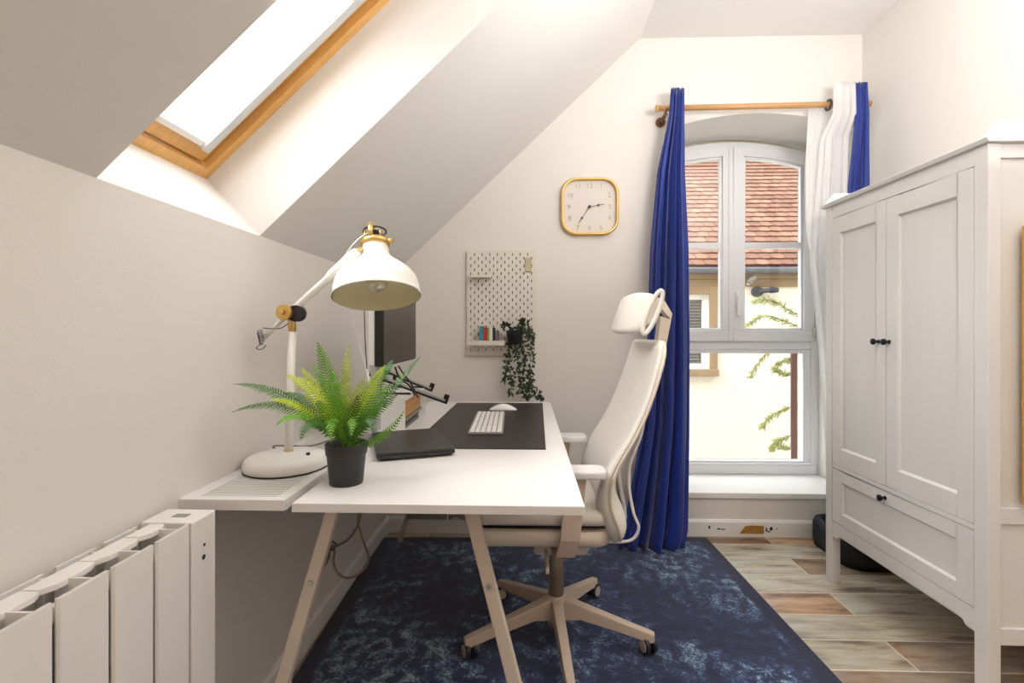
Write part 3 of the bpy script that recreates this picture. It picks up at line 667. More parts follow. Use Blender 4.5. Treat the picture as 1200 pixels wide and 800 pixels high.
FR = [((273, 450), (338, 446), -.03, 'd', .026, .75), ((272, 483), (338, 452), -.07, 'd', .028, .75), ((333, 438), (376, 452), -.02, 'y', .024, .6), ((372, 400), (388, 455), .0, 'g', .030, .15),
      ((408, 403), (402, 465), .03, 'y', .020, .1), ((461, 421), (436, 455), .05, 'b', .026, .4), ((493, 417), (452, 462), .10, 'd', .017, .5), ((428, 441), (408, 478), -.03, 'y', .024, .2),
      ((474, 480), (452, 522), .0, 'g', .014, .3), ((458, 449), (432, 478), -.03, 'g', .026, .35), ((316, 468), (352, 464), -.05, 'y', .022, .7), ((452, 427), (428, 462), .02, 'y', .024, .3),
      ((352, 430), (378, 462), .07, 'y', .020, .3), ((366, 424), (385, 470), .09, 'g', .020, .2), ((324, 498), (350, 466), -.10, 'g', .026, .7), ((352, 516), (362, 470), -.10, 'd', .024, .6),
      ((388, 520), (380, 462), -.11, 'g', .024, .25), ((412, 512), (412, 462), -.11, 'g', .024, .25), ((438, 508), (432, 466), -.08, 'd', .024, .4), ((395, 455), (396, 488), -.04, 'g', .026, .1),
      ((420, 462), (412, 492), -.05, 'd', .026, .15), ((372, 468), (384, 492), -.05, 'g', .026, .2), ((446, 478), (428, 482), -.02, 'd', .026, .5), ((345, 478), (370, 478), .04, 'd', .026, .6),
      ((440, 440), (420, 470), .09, 'd', .024, .4), ((388, 430), (394, 470), .06, 'g', .024, .1), ((466, 462), (438, 480), .04, 'd', .022, .5), ((332, 460), (362, 460), .03, 'd', .024, .7)]
for a in FR: frond(*a)

# ------------------------------------------------------------------ laptop, mat, keyboard, mouse
MZ = DZ + .0032
s = MB(); P_ = [(.060, 1.496), (.081, 2.44), (-.352, 2.44), (-.370, 1.500)]
s.prism(P_, DZ + .0003, MZ, lambda x, y, z: (x, y, z)); tag(s.build('desk_mat', mat('dark_brown_leatherette', rgb(40, 32, 34), .42, var=.12, scale=60, bump=.2, bscale=400), bevel=.001), 'large dark brown desk mat under the keyboard and mouse', 'desk mat')
# laptop (closed), turned a little on the desk
lt = thing('laptop', (-.36, 1.50, MZ), 'closed black laptop lying flat on desk behind the fern', 'laptop')
def quadM(c, ang): return Matrix.Translation(Vector(c)) @ Matrix.Rotation(ang, 4, 'Z')
lc, la = (-.368, 1.522, MZ + .0004), R(20.5)
Ml = quadM(lc, la)
lapm = mat('black_anodised', rgb(34, 34, 36), .35, var=.1, scale=30)
def rr_box(mb, M, w_, l_, r, z0, z1, taper=0):
    a = [M @ Vector((x, y, z0)) for x, y in rrect(w_ - taper, l_ - taper, r)]; b = [M @ Vector((x, y, z0 + (z1 - z0) * .4)) for x, y in rrect(w_, l_, r)]
    c = [M @ Vector((x, y, z1)) for x, y in rrect(w_, l_, r)]
    return mb.loft([a, b, c], True, smooth=False)
s = MB(); rr_box(s, Ml, .225, .31, .014, 0, .0125, .012); s.build('base_shell', lapm, lt, bevel=.0015)
s = MB(); rr_box(s, Ml, .225, .31, .014, .0135, .020, 0); s.build('lid', lapm, lt, bevel=.0015)
s = MB(); rr_box(s, Ml, .218, .303, .014, .0125, .0135, 0); s.build('seam', black_m, lt)
# keyboard
kb = thing('keyboard', (-.155, 1.92, MZ), 'slim white wireless keyboard lying on the dark desk mat', 'keyboard')
kw, kl = .124, .43; kc = (-.150, 1.905, MZ + .0003); ka = R(1.5); Mk = quadM(kc, ka)
kwhite = mat('white_key_plastic', rgb(236, 234, 230), .4)
s = MB(); rr_box(s, Mk, kw, kl, .006, 0, .0085, .002); s.build('case', mat('silver_keyboard_case', rgb(150, 148, 146), .35, metal=.2), kb, bevel=.001)
key = None; rows = 6; pw = (kw - .008) / rows
kn = 0
for r_ in range(rows):
    cols = 19; pl = (kl - .008) / cols; c_ = 0
    while c_ < cols:
        span = 1
        if r_ == 5 and c_ == 9: span = 5
        elif c_ in (0, 13) and r_ in (1, 2, 3, 4): span = 2 if c_ == 13 else 1
        cx = -kw / 2 + .004 + (r_ + .5) * pw; y0_ = kl / 2 - .004 - (c_ + span) * pl; y1_ = y0_ + span * pl
        hw_ = pw / 2 - .0021
        s = MB(); z0, z1 = .0085, .0112
        vs = [(cx - hw_, y0_ + .0012, z0), (cx + hw_, y0_ + .0012, z0), (cx + hw_, y1_ - .0012, z0), (cx - hw_, y1_ - .0012, z0)]
        vs += [(a + (.0008 if a < cx else -.0008), b + (.0008 if b < (y0_ + y1_) / 2 else -.0008), z1) for a, b, _ in vs]
        s.add([Mk @ Vector(v) for v in vs], [(0, 3, 2, 1), (4, 5, 6, 7), (0, 1, 5, 4), (1, 2, 6, 5), (2, 3, 7, 6), (3, 0, 4, 7)])
        s.build('key', kwhite, kb); c_ += span
# mouse
s = MB(); mc = Vector((-.108, 2.225, MZ + .0004)); rings = []
for i in range(13):
    t = i / 12; x = -.062 + .124 * t; h = .028 * sin(pi * min(max(t, .03), .97)) ** .7; wv = .030 * (sin(pi * min(max(t, .05), .95)) ** .35)
    rings.append([mc + Vector((x, wv * cos(a), max(0, h * sin(a)) if sin(a) > 0 else 0)) for a in [2 * pi * k / 20 for k in range(20)]])
ms = thing('computer_mouse', mc, 'low white computer mouse on the desk mat behind the keyboard', 'mouse')
s.loft(rings); s.build('shell', mat('white_glossy_shell', rgb(242, 242, 240), .2), ms)
s = MB(); s.prism(rrect(.09, .045, .02), 0, .004, lambda x, y, z: mc + Vector((x, y, z))); s.build('underside', silver, ms)

# ------------------------------------------------------------------ monitor
mo = thing('monitor', (-.52, 1.73, .73), 'dark computer monitor with white back seen side-on behind the lamp shade', 'monitor')
mt = .30; mz0 = .985; my0, my1 = 1.50, 1.945; mx = -.447
s = MB(); s.box((mx - .030, my0, mz0), (mx - .003, my1, mz0 + .265)); s.build('bezel', black_m, mo, bevel=.002)
MB().box((mx - .003, my0 + .004, mz0 + .006), (mx - .001, my1 - .004, mz0 + .262)).build('screen', mat('screen_off', rgb(60, 54, 52), .3), mo)
MB().box((mx - .052, my0 + .004, mz0 + .004), (mx - .0302, my1 - .004, mz0 + .260)).build('back_case', white_metal, mo, bevel=.004)
MB().box((mx - .075, 1.60, .76), (mx - .055, 1.65, 1.12)).build('stand_neck', silver, mo, bevel=.003)
s = MB(); s.prism(rrect(.11, .20, .02), .7303, .742, lambda x, y, z: (x - .585, y + 1.625, z)); s.build('stand_foot', silver, mo)
MB().bar((-.585, 1.625, .745), (mx - .065, 1.625, .80), .04, .012).build('stand_arm', silver, mo)
MB().tube(spline([at(463, 430, 1.72), at(468, 442, 1.74), at(480, 452, 1.76), at(486, 463, 1.80)], 6), .0035, 8).build('cable', black_m, mo)
MB().tube(spline([at(467, 429, 1.72), at(473, 438, 1.74), at(482, 450, 1.76), at(490, 466, 1.80)], 6), .003, 8).build('cable', black_m, mo)
MB().tube(spline([at(427, 364, 1.45), at(428, 400, 1.46), at(430, 432, 1.48)], 5), .0016, 6).build('cable', black_m, mo)
cab = MB().tube([(XL + .004, 1.95, 1.30), at(430, 433, 1.5), at(434, 452, 1.5), (-.50, 1.50, .745)], .0032, 8).build('white_cable', white_metal)
tag(cab, 'thin white cable hanging from the sloped wall beside the monitor', 'cable')

# laptop stand with two sloping hooked arms
ls = thing('laptop_stand', (-.50, 1.95, .73), 'folding laptop stand with two sloping hooked arms behind the white box', 'laptop stand')
def stand_arm(pts, y0):
    a = [at(u, v, yy) for u, v, yy in pts]
    o = MB().bar(a[0], a[1], .014, .009).build('arm', silver, ls, bevel=.001)
    dn = Vector((0, 0, -.008)); MB().bar(a[0] + dn, a[1] + dn, .018, .008).build('rubber_edge', black_m, o)
    d = (a[1] - a[0]).normalized(); up = Vector((-d.z, 0, d.x))
    MB().bar(a[1] - up * .012, a[1] + up * .024, .020, .010, up=(0, 1, 0)).build('hook', black_m, o)
stand_arm([(432, 436, 1.90), (522, 469, 1.90)], 0)
stand_arm([(445, 430, 2.12), (505, 455, 2.12)], 0)
s = MB(); q0 = at(440, 442, 1.90); q1 = at(452, 438, 2.12); s.bar(q0, q1, .02, .01); s.build('cross_bar', black_m, ls)
for yy, (u, v) in ((1.90, (436, 441)), (2.12, (450, 434))):
    q = at(u, v, yy); MB().bar((-.585, yy, q.z - .025), (-.585, yy, .856), .014, .008, up=(0, 1, 0)).build('leg', black_m, ls)
    MB().box((-.595, yy - .007, .8463), (-.46, yy + .007, .8530)).build('foot', black_m, ls)

# white box riser with wood and papers inside
bx = thing('storage_box', (-.52, 1.95, .73), 'white open-sided box holding papers on the desk behind the fern', 'box')
BX0, BX1, BY0, BY1, BZ0, BZ1 = -.60, -.449, 1.765, 1.885, .7303, .846
s = MB(); s.box((BX0, BY0, BZ0), (BX1, BY0 + .008, BZ1)); s.box((BX0, BY1 + .25, BZ0), (BX1, BY1 + .258, BZ1)); s.box((BX0, BY0 + .008, BZ1 - .008), (BX1, BY1 + .25, BZ1)); s.box((BX0, BY0 + .008, BZ0), (BX0 + .008, BY1 + .25, BZ1 - .008))
s.build('shell', white_trim, bx, bevel=.001)
o = MB().box((BX0 + .01, BY0 + .01, BZ0 + .045), (BX1 - .004, BY1 + .16, BZ1 - .010)).build('wooden_case', mat('oak_case', rgb(206, 150, 92), .5, var=.25, scale=14, stretch=(1, .3, 6)), bevel=.0015)
tag(o, 'light wooden case inside the open white box', 'case')
for i, (c_, zz) in enumerate(((rgb(110, 108, 104), 0), (rgb(60, 58, 56), .013), (rgb(148, 140, 128), .026))):
    o = MB().box((BX0 + .012 + .002 * i, BY0 + .012 + .01 * i, BZ0 + .0005 + zz), (BX1 - .006 - .006 * (i % 2), BY1 + .14 + .03 * i, BZ0 + .0125 + zz)).build('notebook', mat('notebook_cover_%s' % 'abc'[i], c_, .6), bevel=.001)
    tag(o, ('grey notebook at the bottom of the white box', 'nearly black notebook in the middle of the stack in white box', 'pale brown notebook directly below the wooden case')[i], 'notebook', 'notebooks in the white box')

# ------------------------------------------------------------------ loose cables under the desk
s = MB()
s.tube(spline([(-.50, 1.62, .705), at(421, 598, 1.60), at(423, 625, 1.60), at(431, 648, 1.62), at(431, 660, 1.62), at(421, 672, 1.60), at(408, 677, 1.58), at(397, 672, 1.57), at(391, 660, 1.57), at(392, 645, 1.57), at(385, 640, 1.57), at(395, 639, 1.57), at(408, 632, 1.58), at(418, 618, 1.6), at(424, 600, 1.62), (-.50, 1.66, .705)], 6), .004, 8)
tag(s.build('hanging_cable', tan_cable), 'beige cable looping under the left side of the desk', 'cable')
s = MB(); s.tube(spline([at(383, 637, 1.5), at(388, 634, 1.52), at(394, 638, 1.52), at(389, 644, 1.5), at(383, 640, 1.5), at(386, 650, 1.48), at(378, 664, 1.44), (-.59, 1.42, .50), (-.64, 1.42, .698)], 6), .004, 8)
tag(s.build('cable_tie_bundle', mat('grey_brown_cable', rgb(110, 100, 92), .6)), 'knotted grey-brown cable bundle beside the front left trestle leg', 'cable')
s = MB(); s.tube(spline([(-.25, 2.2, .706), at(525, 600, 2.15), at(535, 607, 2.1), at(548, 614, 2.1), at(565, 616, 2.12), (-.1, 2.3, .706)], 6), .003, 8)
tag(s.build('white_hanging_cable', white_metal), 'white cable drooping under desk behind the right trestle leg', 'cable')

# ------------------------------------------------------------------ wall clock
ck = Vector((.339, D, 1.765))
cl = thing('wall_clock', ck, 'square wall clock with rounded brass rim on the back wall', 'clock')
def loop(mb, polyA, polyB, pts):  # ring between profiles
    pass
W_ = .308
s = MB(); fc = lambda x, z, d: ck + Vector((x, -d, z))
rings = [[fc(x, z, d) for x, z in rrect(w2, w2, r_, 10)] for w2, r_, d in ((W_, .085, 0.0), (W_, .085, .026), (W_ - .006, .083, .031), (W_ - .020, .077, .031), (W_ - .026, .074, .028), (W_ - .026, .074, .010))]
s.loft(rings, cap=False, smooth=True); s.build('rim', brass, cl)
s = MB(); s.prism(rrect(W_ - .026, W_ - .026, .074, 10), .004, .0105, fc); s.build('dial', mat('pale_dial', rgb(222, 214, 206), .5), cl)
num_m = mat('grey_print', rgb(140, 136, 130), .6)
def text_mesh(txt, size, m, parent, c, name, th=.0005, bold=0.0):
    cu = bpy.data.curves.new('t', 'FONT'); cu.body = txt; cu.size = size; cu.align_x = 'CENTER'; cu.align_y = 'CENTER'; cu.extrude = th; cu.offset = bold; cu.resolution_u = 3
    ob = bpy.data.objects.new('t', cu); COL.objects.link(ob); bpy.context.view_layer.update()
    me = bpy.data.meshes.new_from_object(ob.evaluated_get(bpy.context.evaluated_depsgraph_get())); bpy.data.objects.remove(ob)
    me.transform(Matrix.Rotation(pi / 2, 4, 'X')); me.materials.clear(); me.materials.append(m)
    o = bpy.data.objects.new(name, me); COL.objects.link(o); o.parent = parent; o.location = Vector(c) - wloc(parent); return o
pos = {12: (0, .113), 1: (.062, .113), 2: (.107, .062), 3: (.110, 0), 4: (.107, -.062), 5: (.062, -.113), 6: (0, -.113), 7: (-.062, -.113), 8: (-.107, -.062), 9: (-.110, 0), 10: (-.105, .062), 11: (-.062, .113)}
for k, (x, z) in pos.items(): text_mesh(str(k), .036, num_m, cl, fc(x, z, .0112), 'numeral', bold=-.0006)
def hand(ang, L_, name, knob):
    d = Vector((sin(ang), 0, cos(ang))); c = fc(0, 0, .015)
    s = MB(); s.bar(c - d * .012, c + d * L_, .0028, .0012, up=(0, 1, 0)); s.tube([c + d * knob + Vector((0, .002, 0)), c + d * knob - Vector((0, .002, 0))], .006, 12); s.build(name, black_m, cl)
hand(R(80), .078, 'hour_hand', .048); hand(R(214), .105, 'minute_hand', .073)
MB().tube([fc(0, 0, .0105), fc(0, 0, .019)], .008, 16).build('hub', black_m, cl)

# ------------------------------------------------------------------ pegboard
PX0, PX1, PZ0, PZ1 = -.322, .049, .966, 1.530
pg = thing('pegboard', ((PX0 + PX1) / 2, D, PZ0), 'off-white slotted pegboard hanging on the back wall left of the clock', 'pegboard')
pgm = mat('off_white_board', rgb(226, 220, 210), .5, var=.01)
yb = D - .020; pitchx = .0205; pz = .04
xs = [PX0]; ncol = 17; x = PX0 + .021
cols = []
for i in range(ncol): cols.append((x - .0026, x + .0026)); x += pitchx
zlines = []; slots = []
nz = 26; z = PZ0 + .024
for i in range(nz): zlines.append((z, z + .0145)); z += .0205
bm = bmesh.new()
X_ = [PX0] + [v for c in cols for v in c] + [PX1]; Z_ = [PZ0] + [v for c in zlines for v in c] + [PZ1]
vg = {}
def gv(i, k):
    if (i, k) not in vg: vg[(i, k)] = bm.verts.new((X_[i], yb, Z_[k]))
    return vg[(i, k)]
for i in range(len(X_) - 1):
    for k in range(len(Z_) - 1):
        if i % 2 == 1 and k % 2 == 1 and ((i // 2 + k // 2) % 2 == 0): continue
        bm.faces.new((gv(i, k), gv(i + 1, k), gv(i + 1, k + 1), gv(i, k + 1)))
ext = bmesh.ops.extrude_face_region(bm, geom=bm.faces[:])
for v in ext['geom']:
    if isinstance(v, bmesh.types.BMVert): v.co.y += .005
bmesh.ops.recalc_face_normals(bm, faces=bm.faces)
me = bpy.data.meshes.new('board'); bm.to_mesh(me); bm.free(); me.transform(Matrix.Translation(-wloc(pg))); me.materials.append(pgm)
o = bpy.data.objects.new('board', me); COL.objects.link(o); o.parent = pg
s = MB(); t_ = .006
s.box((PX0, yb + .005, PZ0), (PX0 + t_, D - .001, PZ1)); s.box((PX1 - t_, yb + .005, PZ0), (PX1, D - .001, PZ1)); s.box((PX0 + t_, yb + .005, PZ0), (PX1 - t_, D - .001, PZ0 + t_)); s.box((PX0 + t_, yb + .005, PZ1 - t_), (PX1 - t_, D - .001, PZ1))
s.build('rim', pgm, pg)
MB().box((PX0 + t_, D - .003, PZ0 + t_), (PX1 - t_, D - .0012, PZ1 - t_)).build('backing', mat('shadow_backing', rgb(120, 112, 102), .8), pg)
def small_shelf(x0, x1, z, dp, lab, h=.022):
    t = thing('pegboard_shelf', ((x0 + x1) / 2, yb, z), lab, 'shelf', 'white shelves hooked on the pegboard')
    s = MB(); s.box((x0, yb - dp, z - .003), (x1, yb - .0005, z)); s.build('shelf_board', pgm, t)
    s = MB(); s.box((x0, yb - dp, z), (x1, yb - dp + .003, z + h)); s.box((x0, yb - dp + .003, z), (x0 + .003, yb - .0005, z + h)); s.box((x1 - .003, yb - dp + .003, z), (x1, yb - .0005, z + h)); s.build('lip', pgm, t)
small_shelf(-.300, -.185, 1.385, .05, 'short white shelf high on the left of the pegboard', .01)
small_shelf(-.300, -.114, 1.024, .07, 'long white shelf low on the pegboard carrying tiny books', .022)
bk = [((36, 150, 170), .018, .098), ((190, 40, 36), .021, .092), ((120, 170, 60), .009, .090), ((226, 226, 214), .018, .092), ((32, 36, 84), .012, .090), ((120, 100, 110), .020, .075)]
bl = ['teal miniature book at the left end on the pegboard shelf', 'red miniature book, second from left on the pegboard shelf', 'thin green miniature book beside the red one', 'white miniature book between the green and navy ones', 'navy miniature book right of the white one', 'mauve miniature book at the right end of the row']
x = -.2462
for (c_, wd, h_), l_ in zip(bk, bl):
    t = thing('miniature_book', (x + wd / 2, yb - .035, 1.024), l_, 'book', 'tiny books on the pegboard shelf')
    MB().box((x, yb - .062, 1.0245), (x + .0012, yb - .008, 1.024 + h_)).build('cover', mat('book_%d_%d' % (c_[0], c_[1]), rgb(*c_), .5), t)
    MB().box((x + wd - .0022, yb - .062, 1.0245), (x + wd - .001, yb - .008, 1.024 + h_)).build('cover', mat('book_%d_%d' % (c_[0], c_[1]), rgb(*c_), .5), t)
    MB().box((x, yb - .0635, 1.0245), (x + wd - .001, yb - .062, 1.024 + h_)).build('spine', mat('book_%d_%d' % (c_[0], c_[1]), rgb(*c_), .5), t)
    MB().box((x + .0013, yb - .0615, 1.026), (x + wd - .0023, yb - .009, 1.022 + h_)).build('pages', mat('paper', rgb(235, 230, 220), .8), t)
    x += wd + .0006
nt_ = MB().box((-.006, yb - .008, 1.416), (.026, yb - .0006, 1.490)).build('note_clip', mat('pale_olive_card', rgb(196, 186, 150), .6), bevel=.001)
tag(nt_, 'small pale olive card holder in upper right pegboard corner', 'card holder')
# trailing plant
vp = thing('trailing_plant', (-.09, yb - .045, 1.035), 'dark green trailing vine in a black pot hanging off the pegboard shelf', 'plant')
MB().lathe([(0, 0), (.036, 0), (.046, .070), (.048, .072), (.045, .072), (.042, .062), (0, .060)], Matrix.Translation((-.062, yb - .056, 1.028)), 28).build('pot', blackpot, vp)
vine_m = mat('dark_vine_leaves', rgb(34, 58, 30), .5, var=.45, scale=40); st = MB(); lf = MB()
strands = [[(602, 392), (598, 388), (597, 405), (598, 432), (601, 450)], [(604, 392), (600, 395), (594, 420), (592, 438), (591, 446)], [(606, 390), (603, 400), (606, 430), (600, 448), (599, 463)], [(608, 390), (618, 384), (622, 405), (620, 440), (616, 466)],
           [(608, 390), (612, 392), (614, 425), (612, 455), (620, 465)], [(608, 388), (616, 378), (626, 395), (624, 425), (622, 448), (632, 462)], [(606, 388), (610, 380), (611, 376)], [(602, 388), (594, 380), (590, 382)], [(606, 390), (616, 388), (624, 398)], [(606, 390), (612, 410), (618, 436), (622, 458)], [(612, 445), (620, 460), (630, 464), (637, 465)], [(604, 390), (606, 410), (610, 438), (609, 462)]]
for sidx, br in enumerate(strands):
    yy = yb - .05 - .012 * (sidx % 4); pts = spline([at(u, v, yy) for u, v in br], 6); st.tube(pts, .0013, 5)
    for i in range(1, len(pts)):
        for k in range(2):
            p = pts[i].lerp(pts[i - 1], random.random()); a_ = random.uniform(0, 2 * pi)
            d = Vector((cos(a_), random.uniform(-.7, .3), sin(a_) - .35)); leaf_at(lf, p, d, Vector((random.uniform(-.5, .5), -1, random.uniform(-.2, .8))), random.uniform(.016, .034), random.uniform(.010, .016))
st.build('stem', vine_m, vp); lf.build('foliage', vine_m, vp, kind='stuff')

# ------------------------------------------------------------------ curtains and rod
RY = 2.515; RZ = 2.247
rd = thing('curtain_rod', (1.2, RY, RZ), 'light wooden curtain rod with brackets above the arched window', 'curtain rod')
r0 = at(770, 127, RY); MB().tube([(r0.x, RY, RZ), (XR - .03, RY, RZ + .010)], .0145, 20).build('rod', rod_m, rd)
MB().tube([(r0.x - .008, RY, RZ), (r0.x + .004, RY, RZ)], .019, 20).build('finial', rod_m, rd, bevel=.003)
for xx in (r0.x + .045, XR - .06):
    s = MB(); s.tube([(xx, RY, RZ - .030), (xx, D - .001, RZ - .030)], .010, 12); s.tube([(xx, D - .008, RZ - .030), (xx, D - .001, RZ - .030)], .026, 20)
    s.tube([(xx, RY + .020 * cos(a), RZ + .020 * sin(a)) for a in [pi * 1.05 + i * pi * .9 / 8 for i in range(9)]], .005, 8); s.build('bracket', mat('brown_wood_bracket', rgb(120, 82, 48), .5), rd)
s = MB(); xr = at(971, 121, RY).x; s.tube([(xr, RY + .024 * cos(a), RZ + .006 + .024 * sin(a)) for a in [i * 2 * pi / 24 for i in range(25)]], .006, 8, cap=False); s.build('ring', mat('dark_wood_ring', rgb(70, 48, 34), .4), rd)
def curtain(name, rows_, folds, amp, m, yfn, label, cat, seed=1, nx=120, thick=.0022, hidden=None, ruffle=.012):
    """rows_: (z, x_left, x_right, y, amplitude scale)"""
    random.seed(seed); ph = [random.uniform(-.35, .35) for _ in range(40)]; am = [random.uniform(.65, 1.25) for _ in range(40)]
    nz = 60; zt, zb = rows_[0][0], rows_[-1][0]; rings = []
    for k in range(nz + 1):
        z = zt + (zb - zt) * k / nz
        for a, b in zip(rows_, rows_[1:]):
            if a[0] >= z >= b[0]: break
        f = (a[0] - z) / (a[0] - b[0]); f = f * f * (3 - 2 * f) if len(rows_) < 3 else f
        xl = a[1] + (b[1] - a[1]) * f; xr_ = a[2] + (b[2] - a[2]) * f; yy = a[3] + (b[3] - a[3]) * f; am_ = a[4] + (b[4] - a[4]) * f
        row = []
        for i in range(nx + 1):
            t = i / nx; u = t * folds; fi = int(u); wob = .35 * sin(z * 2.1 + 4 * t + seed)
            wv = sin(2 * pi * u + 1.1 * sin(2 * pi * t + seed) + wob); y = yy + amp * am_ * (.75 + .35 * sin(2.3 * t * pi + seed)) * wv + .10 * amp * am_ * sin(5.3 * pi * u + 2 * z + 1.3)
            x = xl + (xr_ - xl) * t + .35 * amp * am_ * sin(4 * pi * u + .6) / max(1, folds / 3)
            zz = z + (ruffle * abs(sin(pi * u * 1.5)) if k == 0 else 0)
            row.append(Vector((x, y, zz)))
        rings.append(row)
    s = MB(); s.loft(rings, cap=False, close=False); o = s.build(name, m)
    sd = o.modifiers.new('thick', 'SOLIDIFY'); sd.thickness = thick; sd.offset = 0
    return tag(o, label, cat)
def X(u, y=RY): return at(u, 300, y).x
def Zv(v, y=RY): return at(800, v, y).z
curtain('blue_curtain', [(Zv(108), X(784), X(800), RY - .026, .22), (Zv(137), X(782), X(800), RY - .026, .22), (Zv(200), X(770), X(802), RY - .005, .75), (Zv(290), X(761), X(806), RY - .01, .9), (Zv(400), X(757), X(807), RY - .015, 1), (Zv(500), X(750), X(806), RY - .025, 1.1), (Zv(590), X(733, 2.47), X(806, 2.47), RY - .05, 1.2), (.09, X(727, 2.45), X(805, 2.45), RY - .075, 1.25), (.014, X(724, 2.42), X(801, 2.42), RY - .10, 1.3)],
        4.5, .036, blue_cloth, None, 'royal blue curtain hanging to the rug left of the arched window', 'curtain', seed=4)
curtain('blue_curtain', [(Zv(105), X(998), X(1012), RY - .027, .25), (Zv(140), X(998), X(1014), RY - .027, .3), (Zv(220), X(995), X(1017), RY, .8), (.5, 1.66, 1.775, RY, .8), (.165, 1.66, 1.77, RY, .8)], 3, .026, blue_cloth, None, 'royal blue curtain half hidden behind the wardrobe at the right', 'curtain', seed=9)
def sheer_mat():
    m = bpy.data.materials.new('white_sheer_voile'); m.use_nodes = True; nt = m.node_tree; N = nt.nodes; L = nt.links
    N.remove(N['Principled BSDF']); d = N.new('ShaderNodeBsdfDiffuse'); d.inputs[0].default_value = (.97, .97, .97, 1); tl = N.new('ShaderNodeBsdfTranslucent'); tl.inputs[0].default_value = (.97, .97, .98, 1); tp = N.new('ShaderNodeBsdfTransparent')
    wv = N.new('ShaderNodeTexNoise'); wv.inputs['Scale'].default_value = 300
    a = N.new('ShaderNodeMixShader'); a.inputs[0].default_value = .5; b = N.new('ShaderNodeMixShader'); b.inputs[0].default_value = .22
    L.new(d.outputs[0], a.inputs[1]); L.new(tl.outputs[0], a.inputs[2]); L.new(a.outputs[0], b.inputs[1]); L.new(tp.outputs[0], b.inputs[2]); L.new(b.outputs[0], N['Material Output'].inputs[0]); return m
curtain('sheer_curtain', [(Zv(104), X(973), X(998), RY - .028, .35), (Zv(140), X(972), X(999), RY - .028, .35), (Zv(158), X(966), X(999), RY + .03, .8), (Zv(300), X(954), X(1000), RY + .04, 1), (Zv(420), X(966), X(1003), RY + .04, 1), (.5, 1.56, 1.66, RY + .045, 1), (.165, 1.57, 1.66, RY + .045, 1)], 4, .02, sheer_mat(), None, 'white sheer curtain bunched between window and right blue curtain', 'curtain', seed=3, thick=.0012)
curtain('sheer_curtain', [(Zv(127, 2.56), X(949, 2.56), X(975, 2.56), 2.575, .4), (Zv(200, 2.56), X(945, 2.56), X(978, 2.56), 2.575, .5), (Zv(270, 2.56), X(946, 2.56), X(980, 2.56), 2.575, .6), (Zv(360, 2.56), X(962, 2.56), X(985, 2.56), 2.575, .6), (1.0, X(966, 2.56), 1.62, 2.575, .6)], 3, .008, sheer_mat(), None, 'swept-back edge of the sheer curtain against the window reveal', 'curtain', seed=5, thick=.001)

# ------------------------------------------------------------------ swivel chair
CX, CY = .105, 1.715
ch = thing('swivel_chair', (CX, CY, .012), 'white high-back swivel chair with headrest at the right side of desk', 'chair')
chw = mat('white_mesh_fabric', rgb(232, 227, 218), .65, var=.03, bump=.2, bscale=500)
chp = mat('beige_white_plastic', rgb(226, 214, 198), .4, var=.02)
chleg = mat('beige_nylon_base', rgb(206, 188, 170), .42, var=.03)
colm = mat('taupe_gas_lift', rgb(138, 126, 114), .35, metal=.2)
F0 = .013
for i in range(5):
    a = R(-14 + 72 * i); d = Vector((cos(a), sin(a), 0)); sd = Vector((-sin(a), cos(a), 0)); c = Vector((CX, CY, 0))
    rings = []
    for t, w2, z1, z0 in ((.0, .024, .160, .085), (.035, .023, .158, .088), (.09, .020, .144, .096), (.2, .018, .116, .078), (.32, .016, .086, .054), (.335, .014, .082, .056)):
        p = c + d * t; rings.append([p + sd * -w2 + Vector((0, 0, z0)), p + sd * w2 + Vector((0, 0, z0)), p + sd * w2 * .85 + Vector((0, 0, z1)), p - sd * w2 * .85 + Vector((0, 0, z1))])
    s = MB(); s.loft(rings, smooth=False); leg = s.build('base_arm', chleg, ch, bevel=.004)
    p = c + d * .315; ax = (d * cos(R(35 + 50 * i)) + sd * sin(R(35 + 50 * i)))
    cs = MB(); cs.tube([p + Vector((0, 0, .070)), p + Vector((0, 0, .045))], .009, 12); cs.build('castor_stem', colm, leg)
    wm_ = bpy.data.materials.get('dark_blue_grey_wheel') or mat('dark_blue_grey_wheel', rgb(36, 46, 62), .4)
    for sg in (-1, 1):
        h = Vector((0, 0, F0 + .027))
        MB().tube([p + ax * sg * .006 + h, p + ax * sg * .021 + h], .027, 24).build('castor_wheel', wm_, leg, bevel=.003)
        MB().tube([p + ax * sg * .0212 + h, p + ax * sg * .024 + h], .019, 20).build('wheel_cap', chleg, leg)
MB().lathe([(0, .06), (.030, .062), (.033, .09), (.033, .16), (.028, .168), (0, .168)], Matrix.Translation((CX, CY, 0)), 28).build('hub', chleg, ch)
MB().lathe([(.0, .165), (.027, .166), (.027, .285), (.023, .29), (.023, .36), (0, .36)], Matrix.Translation((CX, CY, 0)), 28).build('gas_lift', colm, ch)
MB().lathe([(.0, .045), (.024, .046), (.024, .07), (0, .07)], Matrix.Translation((CX, CY, 0)), 24).build('lift_cap', colm, ch)
s = MB(); s.box((CX - .08, CY - .10, .345), (CX + .10, CY + .10, .43)); s.build('tilt_mechanism', chp, ch, bevel=.012)
s = MB(); s.tube([(CX - .04, CY - .10, .365), (CX - .04, CY - .20, .36), (CX - .04, CY - .23, .355)], .006, 8); s.build('lever', chp, ch)
